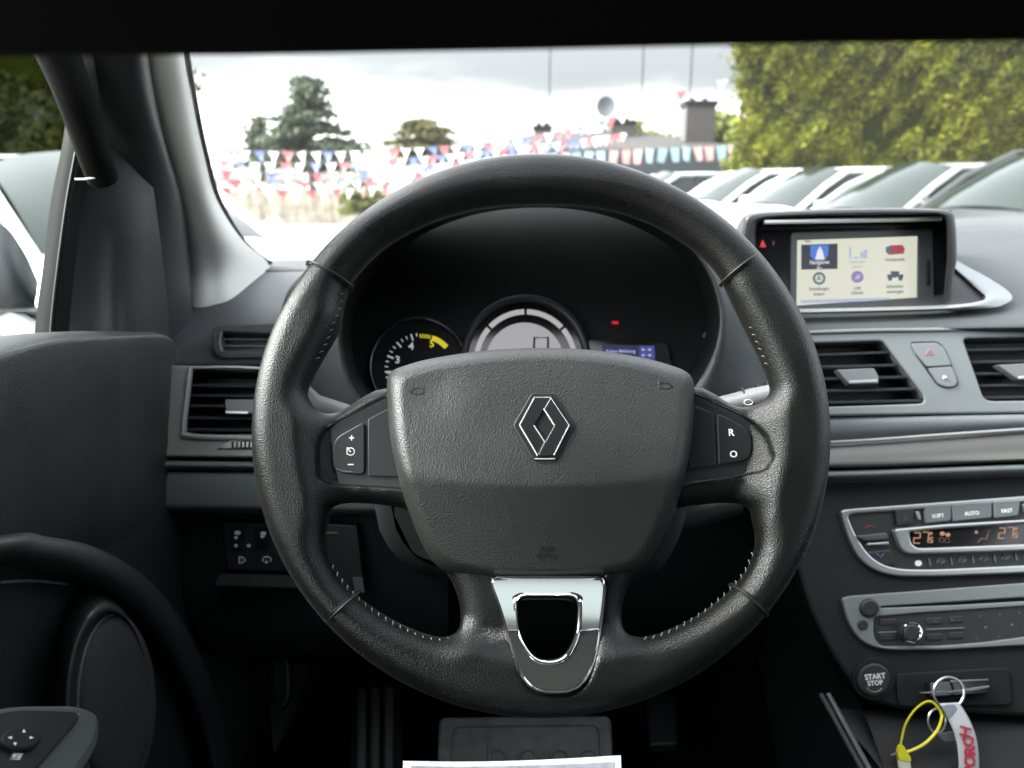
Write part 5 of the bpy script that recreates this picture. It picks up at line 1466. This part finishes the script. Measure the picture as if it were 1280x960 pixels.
def car(label, x, y, heading, paint, Hh=1.5, L=4.25, W=1.78, cat='car', group='cars parked outside'):
    T = thing('parked_car', label, cat, (x, y, 0), R_(heading), group)
    k = Hh / 1.5
    st = [(-L / 2, .50, .70, .80, .62), (-L / 2 + .08, .34, .92 * k, 1.00 * k, .80), (-L / 2 + .55, .26, .98 * k, 1.02 * k, .88), (-.6, .22, .97 * k, .99 * k, .89), (.3, .22, .95 * k, .97 * k, .89),
          (L * .23, .22, .93 * k, .99 * k, .88), (L * .36, .24, .84 * k, .93 * k, .86), (L / 2 - .22, .28, .68 * k, .78 * k, .78), (L / 2 - .04, .36, .56 * k, .62 * k, .66), (L / 2, .42, .48 * k, .5 * k, .58)]
    rows = []
    for (sx, zb, zs, zc, w) in st:
        w = w * W / 1.78
        half = [(0, zb), (w * .82, zb), (w * .97, zb + .12), (w, (zb + zs) / 2 + .02), (w * .97, zs - .05), (w * .90, zs + .01), (w * .5, zc), (0, zc + .01)]
        rows.append([(sx, yy, zz) for yy, zz in half] + [(sx, -yy, zz) for yy, zz in half[-2:0:-1]])
    A = np.array(rows)
    A = np.array([crc(r, 3) for r in A]); A = np.array([cr(A[:, j], 4) for j in range(A.shape[1])]).transpose(1, 0, 2)
    h, w_ = A.shape[:2]
    V = A.reshape(-1, 3)
    Fc = [(i * w_ + j, i * w_ + (j + 1) % w_, (i + 1) * w_ + (j + 1) % w_, (i + 1) * w_ + j) for i in range(h - 1) for j in range(w_)]
    Fc += [tuple(range(w_)), tuple((h - 1) * w_ + j for j in range(w_))]
    body = mesh('body', V, Fc, paint, T, True, True, 45)
    b = W / 2 * .90; t = W / 2 * .68; zb = .95 * k; H_ = Hh - .03
    xf0, xf1, xr0, xr1 = L * .235, L * .03, -L * .47, -L * .36
    # glass house
    def pane(name, P, bulge, parent=T):
        P = [Vector(p) for p in P]; n = 8; V = []
        nrm = (P[1] - P[0]).cross(P[3] - P[0]).normalized()
        for i in range(n + 1):
            for j in range(n + 1):
                u, v = j / n, i / n
                p = P[0].lerp(P[1], u).lerp(P[3].lerp(P[2], u), v)
                V.append(p + nrm * bulge * (4 * u * (1 - u)) + nrm * bulge * .4 * 4 * v * (1 - v))
        return mesh(name, V, [(i * (n + 1) + j, i * (n + 1) + j + 1, (i + 1) * (n + 1) + j + 1, (i + 1) * (n + 1) + j) for i in range(n) for j in range(n)], car_glass, parent, True, True)
    pane('windscreen', [(xf0, b - .06, zb), (xf0, -b + .06, zb), (xf1, -t + .04, H_), (xf1, t - .04, H_)], -.09)
    pane('rear_window', [(xr0 + .1, b - .08, zb + .05), (xr0 + .1, -b + .08, zb + .05), (xr1, -t + .05, H_), (xr1, t - .05, H_)], .05)
    for s in (1, -1):
        xm = -.25
        for x0, x1, u0, u1 in ((xf0 - .10, xm + .03, xf1 - .06, xm + .03), (xm - .03, xr0 + .22, xm - .03, xr1 + .12)):
            pane('side_window', [(x0, s * b, zb), (x1, s * b, zb), (u1, s * t, H_ - .03), (u0, s * t, H_ - .03)], .02 * s)
        mbp_ = MB()
        mbp_.tube([(xf0 + .03, s * (b - .02), zb - .03), (L * .13, s * (b * .55 + t * .45 + .01), zb + (H_ - zb) * .6), (xf1, s * (t - .0), H_)], .04, 8)
        mbp_.tube([(xf1, s * t, H_), (-.5, s * (t + .01), Hh - .01), (xr1, s * t, H_)], .035, 8)
        mbp_.tube([(xr1, s * t, H_), (xr0 + .12, s * (b - .03), zb)], .06, 8)
        mbp_.build('pillar', paint, T, local=True)
        MB().tube([(xm, s * (b + .005), zb), (xm, s * (t + .01), H_)], .03, 8).build('door_pillar', M['gloss'], T, local=True)
        mm = MB(); ms = [(0, 0, .02), (0, 0, .07), (0, 0, .09), (0, 0, .05)]
        mm.tube([(xf0 - .30, s * (b + .02), zb + .02), (xf0 - .28, s * (b + .10), zb + .06), (xf0 - .27, s * (b + .20), zb + .08), (xf0 - .27, s * (b + .25), zb + .07)], [.02, .05, .085, .04], 12, flat=.75)
        mm.build('wing_mirror', paint, T, local=True)
        for wx in (L * .31, -L * .30):
            wy = s * (W / 2 - .10)
            wh = MB().tube([(wx, wy - s * .10, .315), (wx, wy + s * .085, .315)], .315, 28).build('wheel', tyre_m, T, local=True)
            MB().tube([(wx, wy + s * .06, .315), (wx, wy + s * .098, .315)], .21, 24).build('rim', rim_m, wh, local=True)
        hl = MB().tube([(L / 2 - .42, s * W * .43, .74 * k), (L / 2 - .22, s * W * .385, .68 * k), (L / 2 - .10, s * W * .30, .62 * k)], [.03, .075, .05], 10, flat=.6).build('headlight', lampg, T, local=True)
        MB().tube([(-L / 2 + .30, s * W * .47, .95 * k), (-L / 2 + .08, s * W * .43, .90 * k), (-L / 2 + .03, s * W * .36, .80 * k)], [.03, .08, .05], 10, flat=.6).build('tail_light', redg, T, local=True)
    # roof
    n = 10; V = []
    for i in range(n + 1):
        for j in range(n + 1):
            u, v = j / n, i / n
            V.append((xf1 + (xr1 - xf1) * v + .03 * (1 - 2 * v) , (t + .02) * (2 * u - 1), H_ - .01 + .06 * (4 * u * (1 - u)) ** .5 * .9 + .03 * 4 * v * (1 - v)))
    mesh('roof', V, [(i * (n + 1) + j, i * (n + 1) + j + 1, (i + 1) * (n + 1) + j + 1, (i + 1) * (n + 1) + j) for i in range(n) for j in range(n)], paint, T, True, True)
    mb = MB(); mb.box((L / 2 - .035, 0, .50 * k), .05, W * .55, .12)
    mb.build('grille', M['gloss'], T, False, local=True)
    return T


car('dark grey off-roader with a pale reflection in its windscreen, nearest the hedge on the right', 5.35, 7.8, 196, paint_dark, 1.62, 4.6, 1.85, 'off-roader')
car('white hatchback showing just left of the silver one, wing mirror towards the steering wheel', 4.7, 12.4, 196, paint_white, 1.50)
car('silver hatchback directly behind the screen housing, next to the dark off-roader', 4.95, 9.9, 195, paint_silver, 1.50)
car('white estate car half hidden behind the white hatchback', 4.4, 15.0, 196, paint_white, 1.52, 4.6)
car('pale blue hatchback farthest back near the dark eaves', 3.4, 17.7, 196, paint_blue, 1.5)
car('white estate car with its bonnet showing just right of the pale pillar', -3.05, 5.70, -37, paint_white, 1.46, 5.0)

# ---- hedges, from leaf clumps spread through their volume
hedge_m = leafmat('hedge_leaves', (.018, .024, .003), (.092, .104, .004), (.20, .20, .009))
hedge_d = leafmat('dark_hedge_leaves', (.014, .020, .005), (.040, .046, .008), (.085, .080, .012))
tree_m = leafmat('conifer_leaves', (.028, .040, .026), (.055, .072, .044), (.10, .12, .07))
bush_m = leafmat('bush_leaves', (.05, .055, .02), (.09, .09, .03), (.15, .14, .05))
lime_m = leafmat('lime_leaves', (.08, .10, .03), (.14, .16, .04), (.22, .24, .07))


def leaves(C, size, N=None, tilt=.9, aspect=1.5, seed=1, drop=.4):
    """numpy centres -> two bent triangles each"""
    r = np.random.default_rng(seed); n = len(C)
    a = r.normal(size=(n, 3)); a[:, 2] -= drop
    if N is not None: a += N * .7
    a /= np.linalg.norm(a, axis=1)[:, None]
    b = np.cross(a, r.normal(size=(n, 3))); b /= np.linalg.norm(b, axis=1)[:, None]
    c = np.cross(a, b)
    s = size * r.uniform(.5, 1.4, n)[:, None]
    V = np.stack([C - b * s * .5, C + a * s * aspect * .5 + c * s * .15, C + b * s * .5, C - a * s * aspect * .5 + c * s * .15], 1).reshape(-1, 3)
    i = np.arange(n)[:, None] * 4
    return V, np.hstack([i, i + 1, i + 2, i + 3])


def hedge(name, label, x0, y0, x1, y1, ht, depth, n, m_, size, seed, cat='hedge', group=None):
    T = thing(name, label, cat, ((x0 + x1) / 2, (y0 + y1) / 2, 0), 0, group)
    r = np.random.default_rng(seed)
    d = np.array([x1 - x0, y1 - y0]); L = np.hypot(*d); d = d / L; nn = np.array([-d[1], d[0]])
    u = r.uniform(0, L, n); z = r.uniform(0.0, ht, n)
    lump = .20 * np.sin(u * 1.9 + 1.3 * np.sin(z * 1.7)) + .18 * np.sin(z * 3.1 + u * 1.1) + .10 * np.sin(u * 4.3 + z * 2.9) + .06 * np.sin(u * 9.1 - z * 7.3)
    side = r.choice([-1, 1], n, p=[.12, .88])
    v = -side * (depth / 2 + lump - np.abs(r.normal(0, .07, n)))
    top = r.random(n) < .12
    z = np.where(top, ht + r.normal(0, .10, n), z); v = np.where(top, r.uniform(-depth / 2, depth / 2, n), v)
    end = (r.random(n) < .12)
    u = np.where(end, r.choice([0, L], n) + r.normal(0, .16, n) + .12 * np.sin(z * 2.7) + .08 * np.sin(z * 7.1), u); v = np.where(end, r.uniform(-depth / 2, depth / 2, n), v)
    if nn @ (np.array([0, 0]) - np.array([x0, y0])) > 0: v = -v
    C = np.stack([x0 + d[0] * u + nn[0] * v, y0 + d[1] * u + nn[1] * v, z], 1)
    V, Fc = leaves(C, size, seed=seed)
    mesh('crown', V, Fc, m_, T, False)
    mb = MB()
    ang = math.atan2(d[1], d[0])
    k = int(L / 1.2)
    for i in range(k + 1):
        p = (x0 + d[0] * L * i / k, y0 + d[1] * L * i / k)
        mb.tube([(p[0], p[1], 0), (p[0] + .05, p[1], ht * .5), (p[0], p[1] + .04, ht * .95)], [.09, .06, .02], 6)
    mb.build('stems', mat(name + '_bark', (.06, .045, .03), .9), T)
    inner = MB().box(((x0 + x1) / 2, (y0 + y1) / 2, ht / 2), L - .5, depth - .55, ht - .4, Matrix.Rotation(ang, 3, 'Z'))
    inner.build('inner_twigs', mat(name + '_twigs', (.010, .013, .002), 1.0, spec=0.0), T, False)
    return T


a = at(925, 150, Y=18.5)
hedge('hedge', 'tall yellow green clipped hedge behind the parked cars on the right', a.x + .55, 19.6, a.x + 14, 15.0, 6.5, 2.0, 150000, hedge_m, .11, 3)
hedge('hedge', 'dark green hedge seen through the driver door window', -13, 9.5, -5.6, 13.5, 6.5, 2.0, 110000, hedge_d, .085, 4)


def conifer(name, label, px, Y, ytop, ybot_crown, width_px, n, m_, seed, shape='cone', zbase=0, group=None, size=.3):
    top = at(px, ytop, Y=Y); T = thing(name, label, 'tree', (top.x, Y, 0), 0, group)
    r = np.random.default_rng(seed)
    Ht = top.z; W = width_px / F * Y / 2
    zb = at(px, ybot_crown, Y=Y).z
    mb = MB()
    mb.tube([(top.x, Y, 0), (top.x + .05, Y, Ht * .5), (top.x, Y, Ht * .97)], [.22, .13, .02], 8)
    C = []
    nb = 74 if shape == 'cone' else 40
    for i in range(nb):
        if shape == 'cone':
            f = (i / nb) ** .9; z = Ht * .99 - (Ht - zb) * f
            rad_ = W * (.10 + .9 * f ** .75) * r.uniform(.55, 1.15)
        else:
            f = r.random(); z = zb + (Ht - zb) * f; rad_ = W * math.sqrt(max(.05, 1 - (f - .35) ** 2 * 2.2)) * r.uniform(.6, 1.1)
        an = r.uniform(0, 2 * math.pi); tip = (top.x + math.cos(an) * rad_, Y + math.sin(an) * rad_, z - .10 * rad_ + (.15 * rad_ if shape != 'cone' else 0))
        mid = (top.x + math.cos(an) * rad_ * .5, Y + math.sin(an) * rad_ * .5, z + .05)
        mb.tube([(top.x, Y, z - .1), mid, tip], [.05, .03, .008], 5)
        k = max(6, int(n / nb * (rad_ / W + .25)))
        t = r.uniform(.25, 1.05, k)
        P = np.stack([top.x + np.cos(an) * rad_ * t, Y + np.sin(an) * rad_ * t, z - .10 * rad_ * t], 1)
        P += r.normal(0, 1, (k, 3)) * np.array([.10, .10, .028]) * W
        C.append(P)
    V, Fc = leaves(np.vstack(C), size, seed=seed)
    mesh('crown', V, Fc, m_, T, False)
    mb.build('trunk', mat(name + '_trunk', (.07, .05, .04), .9), T)
    return T


conifer('conifer_tree', 'tall dark ragged conifer against the white sky on the left', 383, 40, 96, 205, 138, 10500, tree_m, 11, 'cone', size=.18)
conifer('conifer_tree', 'small pale conifer at the left foot of the tall dark one', 322, 42, 145, 205, 60, 1600, tree_m, 12, 'cone', size=.18)
conifer('round_tree', 'small olive green tree top left of the low roof', 527, 38, 150, 200, 90, 4000, bush_m, 13, 'round', size=.17)
conifer('round_tree', 'pale lime green tree between the brick chimney and the tall hedge', 905, 34, 140, 190, 80, 1500, lime_m, 14, 'round', size=.26)
conifer('round_tree', 'faint lime green tree behind the ridge left of the brick chimney', 800, 45, 155, 190, 120, 1500, lime_m, 15, 'round', size=.28)
conifer('round_tree', 'yellow green bush above the boards on the left, under the flags', 452, 24, 232, 262, 60, 900, lime_m, 16, 'round', size=.2)

# ---- low building with hipped roof
bl_ = thing('low_building', 'low dark walled building with a brown hipped roof behind the cars', 'building', at(780, 200, Y=24))
bl_.location.z = 0
BY = 24.0
zE = at(800, 188, Y=BY).z; zR = at(800, 164, Y=BY + 2.5).z
xl, xr = at(560, 190, Y=BY).x, at(950, 190, Y=BY).x
wallm = mat('dark_render', (.06, .055, .05), .8, var=.15, vscale=3)
roofm = mat('brown_roof', (.034, .030, .027), .85, bump=.6, bscale=14, bdist=.02, var=.2, vscale=4)
MB().box(((xl + xr) / 2, BY + 3, zE / 2), xr - xl - .6, 5.4, zE).build('wall', wallm, bl_, False)
e0, e1, yb0, yb1 = xl - .1, xr + .1, BY - .15, BY + 6.2
rf = [(e0, yb0, zE), (e1, yb0, zE), (e1, yb1, zE), (e0, yb1, zE), (e0 + 3.0, BY + 3, zR), (e1 - 3.2, BY + 3, zR)]
mesh('roof', rf, [(0, 1, 5, 4), (1, 2, 5), (2, 3, 4, 5), (3, 0, 4), (3, 2, 1, 0)], roofm, bl_, False)
MB().box(((e0 + e1) / 2, yb0 - .05, zE - .30), e1 - e0, .08, .68).build('fascia', mat('dark_fascia', (.035, .045, .05), .6), bl_, False)
for wx in (xl + 2.0, xl + 4.4, xl + 6.8):
    w = MB().box((wx, BY + .27, 1.15), 1.2, .06, .95).build('window', car_glass, bl_, False)
    fm = MB()
    for dx, dz, sx, sz in ((-.62, 0, .06, 1.05), (.62, 0, .06, 1.05), (0, -.5, 1.3, .06), (0, .5, 1.3, .06)): fm.box((wx + dx, BY + .24, 1.15 + dz), sx, .08, sz)
    fm.build('frame', paint_white, w, False)
brick = bpy.data.materials.new('brick'); brick.use_nodes = True
bn = brick.node_tree; bt_ = bn.nodes.new('ShaderNodeTexBrick'); bt_.inputs['Color1'].default_value = (.035, .028, .026, 1); bt_.inputs['Color2'].default_value = (.05, .042, .04, 1)
bt_.inputs['Mortar'].default_value = (.10, .10, .095, 1); bt_.inputs['Scale'].default_value = 3.2; bt_.inputs['Mortar Size'].default_value = .03
tcb = bn.nodes.new('ShaderNodeTexCoord'); mpb = bn.nodes.new('ShaderNodeMapping'); mpb.inputs['Rotation'].default_value = (R_(90), 0, 0)
bn.links.new(tcb.outputs['Object'], mpb.inputs[0]); bn.links.new(mpb.outputs[0], bt_.inputs['Vector']); bn.links.new(bt_.outputs['Color'], bn.nodes['Principled BSDF'].inputs['Base Color'])
def chim(px0, px1, yt, yb, Y, name='chimney', m_=brick):
    a, b = at(px0, yt, Y=Y), at(px1, yb, Y=Y); w = b.x - a.x
    mb = MB(); mb.box(((a.x + b.x) / 2, Y, (a.z + b.z) / 2), w, w, a.z - b.z)
    c = mb.build(name, m_, bl_, False)
    cb = MB(); cb.box(((a.x + b.x) / 2, Y, a.z - .06), w + .10, w + .10, .14)
    for s in (-1, 1): cb.tube([((a.x + b.x) / 2 + s * w * .22, Y, a.z), ((a.x + b.x) / 2 + s * w * .22, Y, a.z + .12)], .08, 10)
    cb.build('chimney_cap', M['black'], c, False)
chim(855, 888, 128, 182, BY + 1.5)
chim(762, 791, 152, 176, BY + 2.6)
chim(668, 688, 158, 176, BY + 3.2)
d0 = at(757, 133, Y=BY + 2.6)
dish = thing('satellite_dish', 'round grey satellite dish on a mast above the roof', 'satellite dish', (d0.x, d0.y, zR))
Vd = []; Fd = []
for i in range(7):
    for j in range(24):
        r_ = .30 * i / 6; t_ = 2 * math.pi * j / 24
        Vd.append(d0 + Vector((r_ * math.cos(t_), .10 * (1 - (i / 6) ** 2), r_ * 1.08 * math.sin(t_))))
for i in range(6):
    for j in range(24):
        Fd.append((i * 24 + j, i * 24 + (j + 1) % 24, (i + 1) * 24 + (j + 1) % 24, (i + 1) * 24 + j))
dm = mat('dish_grey', (.12, .13, .14), .5)
do = mesh('dish', Vd, Fd, dm, dish); md = do.modifiers.new('s', 'SOLIDIFY'); md.thickness = .015
MB().tube([(d0.x, d0.y + .1, zR - .3), (d0.x, d0.y + .12, d0.z - .1), (d0.x, d0.y + .08, d0.z)], .025, 8).build('mast', dm, dish)
for i, (px, y1, lab) in enumerate(((687, 112, 'thin dark aerial mast farthest left above the low roof'), (802, 128, 'thin dark aerial mast between the dish and the brick chimney'), (862, 128, 'thin dark aerial mast rising from the brick chimney'))):
    p0 = at(px, y1, Y=BY + 1.5 + (i < 2)); zt = at(px, 20, Y=BY + 1.5).z
    base = zR - .5 if i < 2 else p0.z - .1
    mt = thing('aerial_mast', lab, 'aerial mast', (p0.x, p0.y, base), 0, 'aerial masts over the low building')
    MB().tube([(p0.x, p0.y, base), (p0.x, p0.y, zt)], .022, 6).build('pole', M['black'], mt)
    MB().box((p0.x, p0.y, zt), .6, .03, .03).build('cross_arm', M['black'], mt, False)

# ---- board fence on the left, with posts
fe = thing('board_fence', 'weathered brown board fence on the left below the rows of flags', 'fence', (-6, 27, 0))
fx0, fx1, FY = at(140, 250, Y=27).x, at(640, 250, Y=27).x, 27
fb = MB(); x = fx0
while x < fx1:
    hgt = at(400, 238, Y=FY).z + random.uniform(-.05, .05)
    fb.box((x, FY + random.uniform(-.01, .01), hgt / 2), .14, .025, hgt); x += .155
fb.build('boards', mat('weathered_boards', (.27, .235, .18), .85, var=.4, vscale=3), fe, False)
x = fx0
while x < fx1:
    MB().box((x, FY + .08, .6), .1, .1, 1.25).build('post', mat('post_wood', (.12, .10, .08), .9), fe, False); x += 2.4

# ---- bunting
colr = {'red': mat('red_cloth', (.52, .035, .05), .7), 'blue': mat('blue_cloth', (.06, .11, .38), .7), 'white': mat('white_cloth', (.78, .78, .76), .7),
        'pink': mat('faded_pink_cloth', (.62, .34, .30), .7), 'teal': mat('faded_teal_cloth', (.25, .45, .50), .7), 'lblue': mat('faded_blue_cloth', (.28, .42, .52), .7)}
cord_m = mat('cord', (.12, .12, .11), .8)
for m_ in colr.values():
    nt_ = m_.node_tree; pr_ = nt_.nodes['Principled BSDF']; tl_ = nt_.nodes.new('ShaderNodeBsdfTranslucent')
    c_ = pr_.inputs['Base Color'].default_value; tl_.inputs[0].default_value = (min(1, c_[0] + .25), min(1, c_[1] + .25), min(1, c_[2] + .25), 1)
    mx_ = nt_.nodes.new('ShaderNodeMixShader'); mx_.inputs[0].default_value = .55
    nt_.links.new(pr_.outputs[0], mx_.inputs[1]); nt_.links.new(tl_.outputs[0], mx_.inputs[2]); nt_.links.new(mx_.outputs[0], nt_.nodes['Material Output'].inputs['Surface'])
def clothmesh(kind, m_, w, h):
    if kind == 'tri': V = [(-w / 2, 0, 0), (w / 2, 0, 0), (w * .12, .03, -h * .6), (0, .01, -h), (-w * .12, -.02, -h * .6)]; Fc = [(0, 4, 3, 2, 1)]
    else: V = [(-w / 2, 0, 0), (w / 2, 0, 0), (w * .42, .03, -h), (-w * .38, -.02, -h)]; Fc = [(0, 3, 2, 1)]
    me = bpy.data.meshes.new('pennant'); me.from_pydata(V, [], Fc); me.materials.append(m_); return me
PM = {}
def bunting(label, pts, spacing, kinds, shape, w, h, seed, Yoff=0):
    P = cr([tuple(at(*p[:2], Y=p[2])) for p in pts], 10)
    L = np.concatenate([[0], np.cumsum(np.linalg.norm(np.diff(P, axis=0), axis=1))])
    T = thing('bunting', label, 'bunting', tuple(P[0]), 0, 'strings of bunting over the yard')
    MB().tube([Vector(p) for p in P], .010, 5).build('cord', cord_m, T)
    r = random.Random(seed); s = spacing * .5; k = 0
    while s < L[-1] and k < 98:
        c = Vector([float(np.interp(s, L, P[:, i])) for i in range(3)])
        kd = kinds[k % len(kinds)] if r.random() < .8 else r.choice(kinds)
        key = (shape, kd, w, h)
        if key not in PM: PM[key] = clothmesh(shape, colr[kd], w, h)
        o = bpy.data.objects.new('pennant', PM[key]); COL.objects.link(o); o.parent = T
        o.location = c - Vector(T.location); o.rotation_euler = (r.uniform(-.4, .4), r.uniform(-.2, .2), r.uniform(-.5, .5))
        s += spacing * r.uniform(.85, 1.15); k += 1
rwb = ['red', 'white', 'blue', 'white', 'red', 'white', 'white', 'blue']
bunting('highest string of red, white and blue flags below the tall conifer', [(150, 178, 17), (262, 186, 17), (380, 190, 17), (480, 187, 17.5), (590, 180, 18), (650, 172, 19)], .27, rwb, 'tri', .22, .24, 1)
bunting('second string of red, white and blue flags below the tall conifer', [(150, 190, 15), (262, 200, 15), (380, 204, 15), (480, 200, 15.5), (590, 190, 17), (700, 178, 19), (780, 166, 21)], .25, rwb[::-1], 'tri', .20, .24, 2)
bunting('third string of flags below the tall conifer, in even faded colours', [(150, 204, 14), (262, 213, 14), (380, 217, 14), (480, 212, 14.5), (590, 200, 16), (660, 190, 18)], .24, ['white', 'red', 'white', 'white', 'blue', 'white'], 'tri', .19, .22, 3)
bunting('fourth string of flags just above the board fence', [(150, 214, 13), (262, 224, 13), (380, 228, 13), (480, 222, 13.5), (560, 210, 15)], .22, ['white', 'lblue', 'white', 'red', 'white'], 'tri', .17, .2, 4)
bunting('lowest string of small white and red flags in front of the board fence', [(150, 226, 12), (262, 234, 12), (380, 238, 12), (460, 233, 12.5), (520, 224, 13)], .2, ['white', 'pink', 'white', 'red'], 'tri', .15, .18, 5)
bunting('string of flags climbing over the roof towards the small chimney and dish', [(640, 176, 18), (690, 166, 18), (740, 154, 18), (790, 138, 18)], .23, ['white', 'blue', 'red', 'white', 'red', 'red', 'blue'], 'tri', .2, .24, 6)
bunting('sparse string of flags rising to the corner of the tall hedge', [(826, 122, 17), (860, 112, 17), (895, 102, 17), (925, 92, 17.3)], .85, ['red', 'lblue', 'blue'], 'tri', .24, .26, 7)
bunting('row of faded pink and teal square flags along the dark eaves', [(640, 193, 23.4), (740, 189, 23.4), (850, 184, 23.4), (945, 181, 23.4)], .345, ['pink', 'teal', 'pink', 'lblue', 'pink', 'teal', 'teal', 'lblue'], 'rect', .25, .40, 8)
bp_ = thing('bunting_pole', 'thin steel pole left of view holding the strings of bunting', 'pole', (at(150, 200, Y=14).x, 14, 0))
MB().tube([(bp_.location.x, 14, 0), (bp_.location.x, 14, 3.0)], .04, 8).build('pole', M['tab'], bp_)
